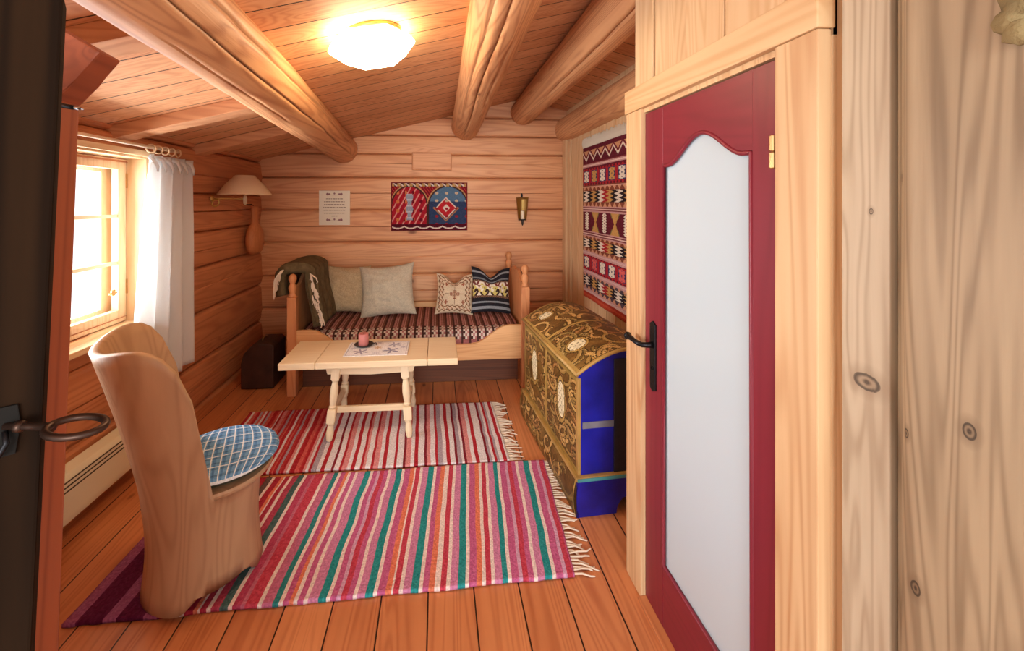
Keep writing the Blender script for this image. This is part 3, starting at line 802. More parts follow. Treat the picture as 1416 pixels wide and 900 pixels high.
# ------------------------------------------------------------------ bed
BX0, BX1, BY0, BY1 = -1.19, .775, 3.55, 4.44
BD = thing('bed', 'pine settle bed with scooped front rail and turned finials, against the back wall', 'bed', (-.235, 3.99, 0))
bx, by = -.235, 3.99
def L(x, y): return (x-bx, y-by)
def bed_post(x, y, h, nm='post'):
    bm = NB(); X, Y = L(x, y)
    box(bm, X-.036, X+.036, Y-.034, Y+.034, .0, h-.19, .005)
    po = obj(nm, bm, M_bed_z, BD); bm = NB()
    lathe(bm, [(.030, h-.19), (.034, h-.18), (.022, h-.168), (.026, h-.15), (.034, h-.12), (.030, h-.095), (.018, h-.082), (.024, h-.07), (.033, h-.045), (.030, h-.02), (.016, h-.004), (.004, h)], (X, Y, 0), 18)
    obj('finial', bm, M_bed_z, po, True); return po
for (x, y, h) in ((BX0, BY0+.03, 1.00), (BX0, BY1-.03, 1.03), (BX1-.02, BY0+.03, 1.05), (BX1-.02, BY1-.03, 1.06)): bed_post(x, y, h)
for x in (BX0, BX1-.02):
    bm = NB(); pts = [(L(0, BY0+.06)[1], .20)]
    pts += [(L(0, BY1-.06)[1], .20)]
    n = 24
    for i in range(n+1):
        u = 1-i/n; y = BY0+.06+(BY1-BY0-.12)*u
        z = .87+.09*math.sin(math.pi*u)**1.5+.018*math.cos(u*math.pi*6)
        pts.append((L(0, y)[1], z))
    prism(bm, pts, 'x', L(x-.013, 0)[0], L(x+.013, 0)[0], .002); obj('end_panel', bm, M_bed_z, BD)
bm = NB(); xa, xb = L(BX0+.036, 0)[0], L(BX1-.056, 0)[0]
pts = [(xa, .245), (xb, .245), (xb, .535)]
n = 60
for i in range(n+1):
    u = 1-i/n; x = xa+.10+(xb-xa-.20)*u; e = min(u, 1-u)/.2
    s = 1 if e > 1 else .5-.5*math.cos(math.pi*e)
    pts.append((x, .535-.155*s))
pts.append((xa, .535))
prism(bm, pts, 'y', L(0, BY0+.012)[1], L(0, BY0+.040)[1], .003); obj('front_rail', bm, M_bed_x, BD)
bm = NB(); box(bm, xa, xb, L(0, BY1-.05)[1], L(0, BY1-.02)[1], .22, .55, .003); obj('back_rail', bm, M_bed_x, BD)
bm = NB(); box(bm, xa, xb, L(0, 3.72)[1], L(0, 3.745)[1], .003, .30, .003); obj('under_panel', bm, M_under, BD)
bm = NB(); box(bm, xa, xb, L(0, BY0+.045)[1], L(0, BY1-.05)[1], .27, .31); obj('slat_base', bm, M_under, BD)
bm = NB(); box(bm, xa+.004, xb-.004, L(0, BY0+.062)[1], L(0, BY1-.055)[1], .313, .462, .03); obj('mattress', bm, plain('ticking', (150, 120, 100), .95), BD)

# bedspread: striped weave over the mattress, white speckled border at the front
BS = thing('bedspread', 'brown and pink striped woven bedspread with speckled border on the bed', 'blanket', (-.235, 3.99, .47))
nu, nv = 220, 64; img = np.zeros((nv, nu, 3)); rb = random.Random(8)
cyc = [C(84, 50, 42)]*2+[C(176, 120, 112)]*2+[C(140, 88, 78)]*1+[C(190, 140, 130)]*1+[C(120, 76, 62)]*2
for i in range(nu):
    for j in range(nv):
        c = cyc[i % 8].copy()
        if (i//8) % 3 == 1: c = c*.9
        if 6 <= j < 20:
            c = C(206, 192, 176) if ((i//2+j//2) % 2 and (i % 8) not in (0, 1)) else C(74, 46, 42) if (i % 8) < 4 else C(168, 112, 108)
        if j < 6: c = C(150, 92, 88) if (i % 8) > 1 else C(74, 46, 42)
        img[j, i] = c+(rb.random()-.5)*.06
bx0, bx1 = BX0+.04, BX1-.06
def spread(u, v):
    x = bx0+.006+(bx1-bx0-.012)*u
    s = v*1.05
    if s < .16: y = BY0+.047; z = .345+s*.72                              # front drop behind the rail
    elif s < .24:
        a = (s-.16)/.08*math.pi/2; y = BY0+.047+.032*(1-math.cos(a)); z = .460+.030*math.sin(a)
    else: y = BY0+.079+(s-.24); z = .490+.012*math.sin((s-.24)*3.4)
    w = min(1, max(0, (s-.18)*6))
    z += (.010*nz(x*4, y*4, 2)+.006*nz(x*11, y*7, 4))*w
    y = min(y, BY1-.06)
    return (x-bx, y-by, z-.47)
cgrid('weave', img, spread, M_fab, BS, .008)

# ------------------------------------------------------------------ cushions on the bed
def pillow(name, label, img, w, h, t, loc, tiltx, yaw, roll=0, dent=0, seed=0, mat=M_linen, back=None, group=None):
    p = thing(name, label, 'cushion', loc, 0, group)
    p.rotation_euler = (R(tiltx), R(roll), R(yaw))
    def shape(u, v, s):
        x, z = 2*u-1, 2*v-1
        k = (1-abs(x)**2.6)*(1-abs(z)**2.6); k = max(0, k)
        d = t*.5*k**.55
        px = x*(1-.10*(1-z*z)); pz = z*(1-.10*(1-x*x))
        if dent:
            g = dent*math.exp(-((x+.02)/.38)**2)*max(0, (z+.25)/1.25)**1.6
            pz -= g*1.25; d *= 1-.35*math.exp(-((x)/.25)**2)*max(0, z)
        d += (.016*nz(x*2.2+seed, z*2.2, seed)+.010*nz(x*1.3+seed, z*6+x*2, 3)+.006*nz(x*5, z*5, seed+4))*k**.5
        return (px*w/2, s*d-.0, (pz+1)*h/2)
    cgrid('front', img, lambda u, v: shape(u, v, -1), mat, p)
    cgrid('back', (back if back is not None else np.tile(img.mean((0, 1)), (24, 24, 1))), lambda u, v: shape(u, v, 1), mat, p)
    return p
def flat(c, n=40, var=.03, seed=0):
    g = np.random.RandomState(seed); return np.tile(C(*c), (n, n, 1))+(g.rand(n, n, 1)-.5)*var*2
pillow('cushion', 'warm beige linen cushion beside the green throw', flat((192, 170, 134), 44, .035, 1), .45, .47, .20, (-.895, 4.15, .512), -18, 4, 2, 0, 1)
pillow('cushion', 'pale grey linen cushion in the middle of the bed, overlapping the beige one', flat((200, 192, 170), 44, .03, 2), .53, .50, .20, (-.46, 4.0, .512), -20, -2, -5, 0, 2)
n = 84; img = np.tile(C(214, 194, 164), (n, n, 1))
for j in range(n):
    for i in range(n):
        a, b4 = abs(i-n/2+.5), abs(j-n/2+.5); mxx = max(a, b4)
        wob = 1.6*math.sin((i if b4 > a else j)*.55)
        if abs(mxx+wob-36) < 1.1 or abs(mxx+wob-28) < 1.1: img[j, i] = C(128, 92, 66)
        elif 29 < mxx+wob < 35 and (i+j) % 9 < 2: img[j, i] = C(176, 112, 84)
        dx, dy = i-42, j-40; rr = math.hypot(dx, dy); an = math.atan2(dy, dx)
        if rr < 13*(.45+.55*abs(math.cos(2*an))) and rr > 2: img[j, i] = C(150, 92, 70) if int(rr) % 3 else img[j, i]
        if (abs(dx) < 1.0 or abs(dy) < 1.0) and rr < 24: img[j, i] = C(116, 78, 56)
        for qx, qy in ((22, 22), (62, 22), (22, 62), (62, 62)):
            r2 = math.hypot(i-qx, j-qy)
            if r2 < 5*(.5+.5*abs(math.cos(2*math.atan2(j-qy, i-qx)))): img[j, i] = C(158, 96, 72)
pillow('cushion', 'small cream cushion embroidered with brown flowers and borders', img, .37, .40, .13, (.155, 4.03, .508), -19, -3, 2, .32, 3, M_fab, flat((200, 180, 150), 20))
img = np.zeros((n, n, 3)); blk_, gy, tn, cr, yl = C(38, 36, 42), C(142, 146, 150), C(140, 108, 84), C(226, 216, 196), C(206, 190, 110)
for j in range(n):
    for i in range(n):
        z = j/n; c = blk_
        if .05 < z < .11 or .18 < z < .215 or .86 < z < .91: c = gy
        elif .30 < z < .35 or .66 < z < .70: c = tn if (i+j) % 4 < 2 else C(90, 60, 50)
        elif .35 <= z <= .66:
            zz = (z-.35)/.31; tri = abs(((i/12+.5*int(zz*3.99)) % 2)-1)
            c = (cr, C(60, 40, 38), yl, cr, C(120, 60, 52))[int((tri*2.4+zz*3.1)) % 5]
        elif .72 < z < .76: c = gy*.8
        img[j, i] = c
pillow('cushion', 'black striped cushion with zigzag cream and yellow middle, beside the right bed post', img, .40, .46, .13, (.515, 4.02, .51), -20, 5, 4, .30, 4, M_fab, flat((40, 38, 44), 20))

# ------------------------------------------------------------------ green throw over the bed end
TH = thing('throw_blanket', 'folded olive green wool throw with cream fringe draped over left bed end', 'blanket', (BX0, 3.93, .50))
prof_o = []; prof_i = []
for i in range(29):                              # outside of the end panel, over the top, down the inside
    u = i/28
    if u < .28: x = -.107-.020*math.sin(u/.28*2.2)+.0; z = .31+.19*u/.28
    elif u < .66:
        a = math.pi*(1-(u-.28)/.38); x = .005+.112*math.cos(a); z = .50+.045*math.sin(a)
    else:
        w = (u-.66)/.34; x = .117+.06*w-.012*math.sin(w*5); z = .50-.46*w
    prof_o.append((x, z))
def throw_pos(u, v):
    k = min(27.999, v*28); a = int(k); f = k-a
    p = Vector(prof_o[a]).lerp(Vector(prof_o[a+1]), f); y = -.30+.46*u
    y += .05*(v-.5)+.02*nz(v*4, u*2)
    infl = 1+.05*nz(u*3, v*5, 7)
    return (p.x*infl+.008*math.sin(u*20+v*3), y, p.y+.008*nz(u*4, v*6, 2))
o = cgrid('cloth', flat((104, 88, 62), 44, .03, 5), throw_pos, M_wool, TH, .0)
md = o.modifiers.new('thickness', 'SOLIDIFY'); md.thickness = .085; md.offset = 0
bm = NB()
for (v0, v1) in ((.70, .97),):                   # folded layers seen on the inside front edge
    for q in range(3):
        pts = []
        for i in range(12):
            v = v0+(v1-v0)*i/11; p = throw_pos(0, v); pts.append((p[0]+.012+.022*q, p[1]-.012-.02*(2-q), p[2]-.015*q))
        tube(bm, pts, [.010]+[.017]*10+[.010], 8)
obj('folds', bm, M_wool, TH, smooth=True)
bm = NB(); rf = random.Random(4)
for i in range(58):
    inner = i >= 24
    v = (.66+.28*(i-24)/34) if inner else (.10+.28*i/24)
    p = Vector(throw_pos(0, v)); ln = .07+.04*rf.random()
    dx = -.012 if not inner else .016+.03*rf.random()
    a = p+Vector((dx*.4, -.034, .004)); pts = [a, a+Vector((dx, -.02-.01*rf.random(), -ln*.35)), a+Vector((dx*1.3+.008*(rf.random()-.5), -.024, -ln*.75)), a+Vector((dx*1.2+.012*(rf.random()-.5), -.022, -ln))]
    tube(bm, pts, [.006, .0058, .005, .003], 5)
tag(obj('fringe', bm, M_fringe, TH), 'cream wool fringe', kind='stuff')

# ------------------------------------------------------------------ dark box in the corner
DB = thing('storage_box', 'dark brown box with sloping upper edge on the floor between log wall and bed', 'box', (-1.52, 3.86, 0))
bm = NB(); prism(bm, [(-.14, .004), (.13, .004), (.13, .36), (.10, .385), (-.04, .385), (-.12, .30), (-.14, .22)], 'y', -.15, .14, .012); obj('body', bm, M_darkbox, DB)
bm = NB(); tube(bm, [(0, -.05, .384), (.002, -.045, .405), (.002, .035, .405), (0, .04, .384)], .006, 8); obj('handle', bm, M_steel, DB, True)

# ------------------------------------------------------------------ painted chest
def paint_panel(Wd, Hd, seed, medal=None, bands=()):
    g = np.random.RandomState(seed); im = np.tile(C(112, 80, 38), (Hd, Wd, 1))
    yy, xx = np.mgrid[0:Hd, 0:Wd]
    for k in range(26):                          # mottled ground
        cx, cy, r = g.rand()*Wd, g.rand()*Hd, 6+g.rand()*14
        m_ = ((xx-cx)**2+(yy-cy)**2 < r*r)[..., None]*.5; im = im*(1-m_)+(C(84, 58, 28) if k % 2 else C(134, 100, 50))*m_
    def stamp(x, y, r, c):
        x0, x1, y0_, y1_ = int(max(0, x-r-1)), int(min(Wd, x+r+2)), int(max(0, y-r-1)), int(min(Hd, y+r+2))
        if x1 <= x0 or y1_ <= y0_: return
        sub = ((xx[y0_:y1_, x0:x1]-x)**2+(yy[y0_:y1_, x0:x1]-y)**2 <= r*r); im[y0_:y1_, x0:x1][sub] = c
    for k in range(int(Wd*Hd/230)):              # acanthus scrolls: outline, body, highlight
        cx, cy = g.rand()*Wd, g.rand()*Hd; a0 = g.rand()*6.28; sg = 1 if g.rand() < .5 else -1; r0 = 6+g.rand()*12; n_ = 60
        pts = []
        for i in range(n_):
            t = i/(n_-1); r = r0*(1-.85*t)+.8; a = a0+sg*t*5.2; pts.append((cx+math.cos(a)*r*1.25, cy+math.sin(a)*r, (1-t)*1.2+1.0))
        gold = (C(196, 156, 90), C(160, 126, 66), C(180, 138, 78), C(132, 106, 54), C(146, 100, 52))[k % 5]
        for x, y, w in pts: stamp(x, y, w+.8, C(66, 46, 22))
        for x, y, w in pts: stamp(x, y, w, gold)
        for x, y, w in pts[::2]: stamp(x+.5, y+.5, w*.3, gold*.5+C(224, 200, 146)*.5)
    for (b0, b1) in bands:
        im[:, b0:b1] = C(176, 142, 76); im[:, b0] = C(58, 40, 20); im[:, b1-1] = C(58, 40, 20)
    if medal:
        for (cx, cy, rx, ry) in medal:
            e = ((xx-cx)/rx)**2+((yy-cy)/ry)**2
            im[e < 1.9] = C(70, 48, 22); im[e < 1.65] = C(178, 144, 78); im[e < 1.15] = C(84, 58, 30)
            im[e < 1] = C(226, 214, 176)
            spots = (e < .8) & (np.sin(xx*1.1+seed)*np.sin(yy*.8) > .62); im[spots] = C(150, 140, 110)
    return im+(g.rand(Hd, Wd, 1)-.5)*.04
CT = thing('painted_chest', 'dome-topped chest with gold scroll painting and blue end, against the kilim wall', 'chest', (.968, 2.60, 0), R(4.0))
hw, hl, zl = .285, .495, .715                    # half depth (x), half length (y), lid line
zb = .20
bm = NB(); box(bm, -hw+.012, hw-.012, -hl+.012, hl-.012, zb-.02, zl-.035); obj('carcass', bm, M_blue, CT)
def front_pos(u, v): return (-hw+.004-.002*math.sin(v*3.14), hl-.0-(2*hl)*u, zb+(zl-.03-zb)*v)
im = paint_panel(170, 92, 3, [(42, 52, 9, 19), (128, 52, 9, 19)], [(80, 87), (0, 5), (165, 170)])
im[:4] = C(150, 120, 60); im[-4:] = C(150, 120, 60)
cgrid('front_panel', im, front_pos, M_paint, CT, .012)
bm = NB(); box(bm, -hw+.012, hw, -hl, -hl+.014, zb, zl-.03, .002); obj('end_panel', bm, M_blue, CT, label='blue painted end of the chest')
bm = NB(); box(bm, -hw+.012, hw, hl-.014, hl, zb, zl-.03, .002); obj('end_panel', bm, M_blue, CT)
bm = NB(); box(bm, hw-.012, hw, -hl, hl, zb, zl-.03, .002); obj('back_panel', bm, M_blue, CT)
bm = NB(); box(bm, -.095, .09, -hl-.006, -hl+.004, zb, zl+.07, .002); obj('iron_band', bm, M_blackband, CT)
bm = NB(); box(bm, -hw+.02, hw, -hl-.004, -hl+.004, .435, .468, .0015); obj('grey_band', bm, plain('grey_band_paint', (120, 118, 128), .6, var=.35, bscale=40), CT)
# domed lid
NL = 40
def dome(u): return -hw-.012+(2*hw+.024)*u, zl+.155*math.sin(math.pi*(u*.86+.07))**.9-.155*math.sin(math.pi*.07)**.9
def lid_pos(u, v): x, z = dome(v); return (x, hl+.014-(2*hl+.028)*u, z+.004)
im = paint_panel(170, 96, 7, [(30, 18, 8, 7), (128, 16, 9, 8)], [(82, 88), (0, 4), (166, 170)])
im[:3] = C(168, 136, 74)
cgrid('lid_top', im, lid_pos, M_paint, CT, .008)
bm = NB()
pts = [(dome(i/NL)[0]*.985, dome(i/NL)[1]-.002) for i in range(NL+1)]
prism(bm, [(-hw+.004, zl-.03)]+[(hw-.004, zl-.03)]+pts[::-1], 'y', -hl-.002, hl+.002)
obj('lid_core', bm, M_blue, CT, label='blue lid end')
bm = NB(); lipm = plain('gold_ochre_paint', (176, 138, 74), .45, var=.2)
tube(bm, [(dome(i/NL)[0], -hl-.012, dome(i/NL)[1]+.004) for i in range(NL+1)], .008, 8); tube(bm, [(-hw-.013, -hl-.012, zl+.002), (-hw-.013, hl+.012, zl+.002)], .010, 8)
obj('lid_moulding', bm, lipm, CT, smooth=True)
bm = NB(); box(bm, -hw-.004, -hw+.010, -hl-.003, -hl+.02, zb, zl-.02, .002); obj('corner_strip', bm, lipm, CT)
# plinth
bm = NB()
pts = [(-hw-.02, .0), (-.13, .0)]+[(-.13+.06-.06*math.cos(a), .065*math.sin(a)) for a in [math.pi*i/10 for i in range(1, 10)]]+[(-.01, 0), (hw, 0), (hw, zb-.02), (-hw-.02, zb-.02)]
pts = [(-hw-.02, 0), (-.09, 0)]+[(-.02-.07*math.cos(math.pi*i/12), .085*math.sin(math.pi*i/12)) for i in range(1, 12)]+[(.05, 0), (hw, 0), (hw, zb-.02), (-hw-.02, zb-.02)]
prism(bm, pts, 'y', -hl-.022, -hl-.002); obj('plinth_end', bm, M_blue, CT)
bm = NB(); prism(bm, pts, 'y', hl+.002, hl+.02); obj('plinth_end', bm, M_blue, CT)
im = paint_panel(170, 30, 12, None, [(0, 4), (166, 170)])
cgrid('plinth_front', im, lambda u, v: (-hw-.014-.014*math.sin(v*3.1), hl+.022-(2*hl+.044)*u, .002+(zb-.02)*v), M_paint, CT, .014)
bm = NB()
box(bm, -hw-.022, hw, -hl-.026, hl+.022, zb-.02, zb, .005); obj('plinth_moulding', bm, lipm, CT)
bm = NB(); box(bm, -hw-.018, hw, -hl-.031, -hl-.026, zb-.018, zb-.002, .002); obj('teal_moulding', bm, M_teal, CT)

# ------------------------------------------------------------------ kilim on the right wall
KL = thing('kilim', 'large patterned red and cream kilim hanging on the wall above the chest', 'wall hanging', (XR-.014, 3.20, .70))
NU, NV = 176, 300
mr_, rd, cre, gol, bk, br, ro, nav = C(98, 30, 44), C(168, 40, 48), C(228, 216, 198), C(196, 150, 86), C(38, 28, 34), C(130, 70, 52), C(196, 150, 148), C(58, 54, 92)
im = np.tile(mr_, (NV, NU, 1))
def rows(t0, t1): return range(max(0, int((1-t1)*NV)), min(NV, int((1-t0)*NV)))   # t from the top, row 0 = bottom
def band(t0, t1, fn):
    rs = list(rows(t0, t1)); h = len(rs)
    for q, j in enumerate(rs):
        for i in range(NU): 
            c = fn(i, q, h)
            if c is not None: im[j, i] = c
def stripe(t0, t1, cols):
    rs = list(rows(t0, t1))
    for q, j in enumerate(rs): im[j, :] = cols[min(len(cols)-1, int(q/len(rs)*len(cols)))]
def zig(i, q, h):
    p = 22; tri = abs((i % p)-p/2)/(p/2); d = q/h-.12-tri*.62
    return cre if 0 < d < .16 else (C(150, 60, 60) if .16 <= d < .24 else (C(206, 150, 110) if d > .38 else None))
def star(i, q, h, cols=(cre, gol)):
    p = 24; k = (i//p); x = (i % p)-p/2+.5; y = (q-h/2)*1.0; ax, ay = abs(x), abs(y)
    if q < h*.1 or q > h*.9: return rd if (i//4) % 2 else mr_
    if ax+ay*.55 < 6.5 or (ax < 3 and ay < h*.33) or (ax < 7 and abs(ay-h*.22) < 2.2): 
        if ax < 1.4 and ay % 7 < 2: return nav
        return cols[k % len(cols)]
    return nav if ax < 9 and ay < h*.36 else rd
def lozenge(i, q, h, g=br):
    if q < h*.22 or q > h*.80:
        tri = abs((i % 12)-6)/6; e = q/(h*.22) if q < h*.22 else (h-q)/(h*.2)
        return C(206, 150, 116) if tri < .75-e*.75 else g
    zz = (q-h*.22)/(h*.58); saw = abs(((zz*3) % 1)-.5)*2; xx_ = i+saw*10
    return (bk, cre, bk, gol, bk, cre, rd, gol)[int(xx_/11) % 8]
def hour(i, q, h):
    p = 26; k = (i//p) % 2; x = abs((i % p)-p/2+.5); y = abs(q-h/2)/(h/2)
    if k == 0:
        a = (y*4) % 1; return cre if x < 3+4*abs(a-.5)*1.6 and y < .92 and not (x < 1.5 and a < .3) else mr_
    return gol if x < 2+8*y else (C(120, 110, 70) if x < 4+8*y and y > .5 else mr_)
L3 = [ro, C(120, 60, 60), C(222, 190, 180), C(120, 60, 60), ro]
T = lambda y: (y-130)/680
band(T(160), T(214), zig); stripe(T(214), T(240), [mr_, ro, C(222, 196, 184), ro, C(120, 50, 54)])
band(T(240), T(312), star); stripe(T(312), T(322), [C(206, 160, 140), br])
band(T(322), T(404), lozenge); stripe(T(404), T(428), L3)
band(T(428), T(512), hour); stripe(T(512), T(535), L3)
band(T(535), T(600), lozenge); stripe(T(600), T(618), [ro, C(206, 170, 166), ro])
band(T(618), T(684), lambda i, q, h: star(i, q, h, (cre, C(214, 96, 92), cre))); stripe(T(684), T(702), [ro, C(206, 170, 166), ro])
band(T(702), T(765), lambda i, q, h: lozenge(i, q, h, C(84, 66, 74))); stripe(T(765), T(782), [C(210, 176, 168), ro]); stripe(T(782), T(812), [C(186, 74, 50), C(200, 84, 58), C(170, 60, 44)])
im += (np.random.RandomState(1).rand(NV, NU, 1)-.5)*.07
def kpos(u, v):
    y = .70-1.36*u; z = 1.43*v
    return (-.012-.008*nz(y*3, z*.6, 2)-.006*math.sin(y*9+z)*.4, y+.006*nz(z*2, 4), z+.006*nz(y*3, 9)*(1 if v < .5 else .3))
cgrid('weave', im, kpos, M_fab, KL, .008)
bm = NB(); rf = random.Random(6)
for i in range(95):
    p = kpos(i/94, 1.0); a = Vector((p[0]-.002, p[1], p[2]-.03)); 
    tube(bm, [a, a+Vector((-.008, .004*(rf.random()-.5), .035)), a+Vector((-.004, .008*(rf.random()-.5), .075+.02*rf.random()))], [.0052, .0062, .004], 5)
tag(obj('fringe', bm, plain('grey_cream_fringe', (206, 196, 178), .95, spec=.1), KL), 'greyish cream fringe along the top', kind='stuff')

# ------------------------------------------------------------------ woven picture, verse and sconce on the back wall
PW = thing('woven_picture', 'small red and blue woven picture hanging in the middle of the log wall', 'wall hanging', (-.085, YB-.014, 1.285))
NU, NV = 150, 96
im = np.tile(C(126, 26, 38), (NV, NU, 1)); bl, dbl, gr_, cr_ = C(52, 66, 98), C(34, 38, 60), C(150, 156, 170), C(222, 204, 190)
for j in range(NV):
    for i in range(NU):
        t = 1-j/NV; x = i/NU
        if t < .085: w = (i % 12)/12; im[j, i] = cr_ if abs(w-t/.085*.8-.1) < .16 else (C(66, 60, 58) if (i//6) % 2 else C(190, 150, 90))
        elif t > .87:
            s_ = .915+.045*abs(math.sin(x*math.pi*6)); im[j, i] = cr_ if abs(t-s_) < .013 else C(82, 18, 34)
        else:
            left = x < .47; cx = .235 if left else .74; rx = .225 if left else .25
            e = ((x-cx)/rx)**2+((t-.52)/.42)**2 if t < .52 else ((x-cx)/rx)**2
            if e < 1:
                if left:
                    c = C(168, 32, 46)
                    # plain leafy ornament
                    xx_ = (x-cx)/rx; yy_ = (t-.5)/.36
                    if abs(xx_) < .16+.05*math.sin(yy_*9) and -.7 < yy_ < .8: c = gr_ if (j//3) % 4 else C(190, 190, 198)
                    elif abs(math.sin(xx_*7)*math.sin(yy_*6)) > .80: c = C(206, 120, 70) if (i//9) % 2 else C(112, 22, 40)
                    elif abs(math.sin(xx_*9+yy_*5)) > .94: c = C(218, 150, 140)
                else:
                    c = bl if t > .4 else C(86, 116, 144)
                    xx_ = (x-cx)/rx; yy_ = (t-.52)/.36
                    d1 = abs(xx_+.1)+abs(yy_-.05)*.9
                    if d1 < .5: c = C(182, 40, 48)
                    if .5 <= d1 < .58: c = cr_
                    if d1 < .2: c = cr_
                    if abs(math.sin(xx_*6+2)*math.sin(yy_*7+1)) > .86: c = C(196, 176, 150) if yy_ < 0 else C(150, 40, 50)
                    if .62 < d1 < .70 and yy_ > 0: c = C(170, 120, 80)
                im[j, i] = c
            elif e < 1.16: im[j, i] = C(70, 44, 40)
            elif e < 1.28: im[j, i] = C(196, 150, 100)
            elif (i*3+j*2) % 17 < 4: im[j, i] = C(196, 70, 60)
im[:2] = C(96, 20, 32); im[-2:] = C(120, 24, 36); im[:, :2] = C(120, 24, 36); im[:, -2:] = C(120, 24, 36)
im += (np.random.RandomState(2).rand(NV, NU, 1)-.5)*.06
cgrid('weave', im, lambda u, v: ((u-.5)*.81, -.004-.004*nz(u*3, v*2), .515*v), M_fab, PW, .008)

M_floral = plain('faded_floral_ink', (150, 110, 110), .9)
VP = thing('verse_plaque', 'small white plaque with a printed verse hanging on log wall left of the woven picture', 'plaque', (-1.075, YB-.012, 1.348))
bm = NB(); box(bm, -.158, .158, -.014, .002, 0, .362, .004); obj('board', bm, M_paper, VP)
bm = NB(); rt = random.Random(9)
for k in range(7):
    z = .272-k*.030; wdt = (.085, .105, .105, .115, .11, .105, .03)[k]; x = -wdt
    while x < wdt:
        l = .010+.02*rt.random(); box(bm, x, min(wdt, x+l), -.0152, -.0138, z, z+.007); x += l+.006
    obj('verse_line', bm, M_ink, VP); bm = NB()
bm.free()
bm = NB()
for zc in (.325, .055):
    for sx_ in (-.07, -.05, .0, .05, .07):
        lathe(bm, [(.001, 0), (.010 if abs(sx_) < .06 else .014, .0005), (.001, .001)], (0, 0, 0), 8, Matrix.Translation((sx_, -.0145, zc+(.006 if sx_ == 0 else 0))) @ Matrix.Rotation(R(90), 4, 'X'))
    tube(bm, [(-.07, -.0148, zc), (-.02, -.0148, zc-.01), (.02, -.0148, zc-.01), (.07, -.0148, zc)], .002, 5)
    obj('flower_border', bm, M_floral, VP); bm = NB()
bm.free()

SC = thing('wall_sconce', 'brass candle sconce on the log wall right of the woven picture', 'sconce', (.915, YB-.012, 1.52))
bm = NB()
t = bmesh.new(); G = {}
for i in range(13):
    for j in range(9):
        u, v = i/12*2-1, j/8; w = .045+.022*v
        G[i, j] = t.verts.new((u*w, -.006-.05*(1-(1-abs(u))**1.0)*.0-.035*u*u, -.13+.25*v))
for i in range(12):
    for j in range(8): t.faces.new((G[i, j], G[i+1, j], G[i+1, j+1], G[i, j+1]))
bmesh.ops.solidify(t, geom=t.faces[:], thickness=.003); merge(bm, t)
obj('back_plate', bm, M_brass, SC, smooth=True)
bm = NB(); prism(bm, [(-.009, .12), (.009, .12), (.012, .145), (.006, .165), (-.006, .165), (-.012, .145)], 'y', -.010, -.004, .001); obj('hanger', bm, M_iron, SC)
bm = NB(); lathe(bm, [(.028, 0), (.033, .004), (.033, .012), (.022, .010), (.002, .009)], (0, -.05, -.125), 20); lathe(bm, [(.003, -.06), (.010, -.045), (.012, -.02), (.020, 0)], (0, -.05, -.125), 14); tube(bm, [(0, -.004, -.118), (0, -.03, -.122), (0, -.05, -.120)], .006, 8); obj('candle_cup', bm, M_plate, SC, smooth=True)
SCC = thing('candle', 'short ivory candle standing in the brass wall sconce', 'candle', (.915, YB-.062, 1.405))
bm = NB(); lathe(bm, [(.019, 0), (.020, .003), (.020, .085), (.016, .090), (.001, .088)], (0, 0, 0), 20); wx = obj('wax', bm, M_candle, SCC, smooth=True)
bm = NB(); tube(bm, [(0, 0, .087), (.001, 0, .098)], .0014, 6); obj('wick', bm, M_ink, wx)

# ------------------------------------------------------------------ curtain, rod, heater
RD = thing('curtain_rod', 'thin white curtain rod along the log wall above the window', 'curtain rod', (-1.72, 2.2, 1.925))
bm = NB(); tube(bm, [(0, -.75, 0), (0, .76, 0)], .0095, 12); obj('rod', bm, plain('white_painted_rod', (238, 222, 196), .4), RD, True)
for y in (-.70, .70):
    bm = NB(); tube(bm, [(0, y, 0), (-.03, y, -.004), (-.105, y, -.006)], .007, 8); obj('bracket', bm, M_steel, RD, True)
CT2 = thing('curtain', 'white linen curtain hanging from wooden rings beside the window', 'curtain', (-1.72, 2.86, .48))
bm = NB(); t = bmesh.new(); G = {}; NU, NV = 90, 46
for i in range(NU+1):
    for j in range(NV+1):
        u, v = i/NU, j/NV; z = 1.402*v+(-.02*(1-v)+.035*nz(u*4, 1)*(1-v))+( .035*(1-v)*(u-.5))
        y0_ = -.20+(-.175)*(1-v)**.8; y1_ = .235+.01*(1-v)
        y = y0_+(y1_-y0_)*u
        amp = .018+.014*(1-v)
        x = amp*math.sin(u*math.pi*2*4.2+.6+.8*(1-v))+.010*nz(u*5, v*2, 3)-.03*(1-v)*0
        if v > .92: x += .010*math.sin(u*60)*(v-.92)/.08; 
        y += .012*math.sin(u*math.pi*2*4.2+2)*.8
        G[i, j] = t.verts.new((x, y, z))
for i in range(NU):
    for j in range(NV): t.faces.new((G[i, j], G[i+1, j], G[i+1, j+1], G[i, j+1]))
merge(bm, t); o = obj('cloth', bm, M_cur, CT2, smooth=True)
md = o.modifiers.new('thickness', 'SOLIDIFY'); md.thickness = .003
bm = NB()
for k in range(6):                               # gathered heading, flopping forward
    y = -.18+.075*k; tube(bm, [(.012, y-.03, 1.385), (.03, y, 1.36+.012*(k % 2)), (.034, y+.022, 1.325), (.03, y+.028, 1.30)], [.012, .017, .014, .008], 8, True, (Vector((1, 0, 0)), .35))
obj('heading', bm, M_cur, CT2, smooth=True)
for k in range(5):
    bm = NB(); torus(bm, (0, -.165+.06*k*1.1, 1.437), .024, .0045, (.25*(k-2), 1, 0), 20, 6); obj('ring', bm, plain('curtain_ring_wood', (226, 196, 156), .5) if k == 0 else bpy.data.materials['curtain_ring_wood'], CT2, True)

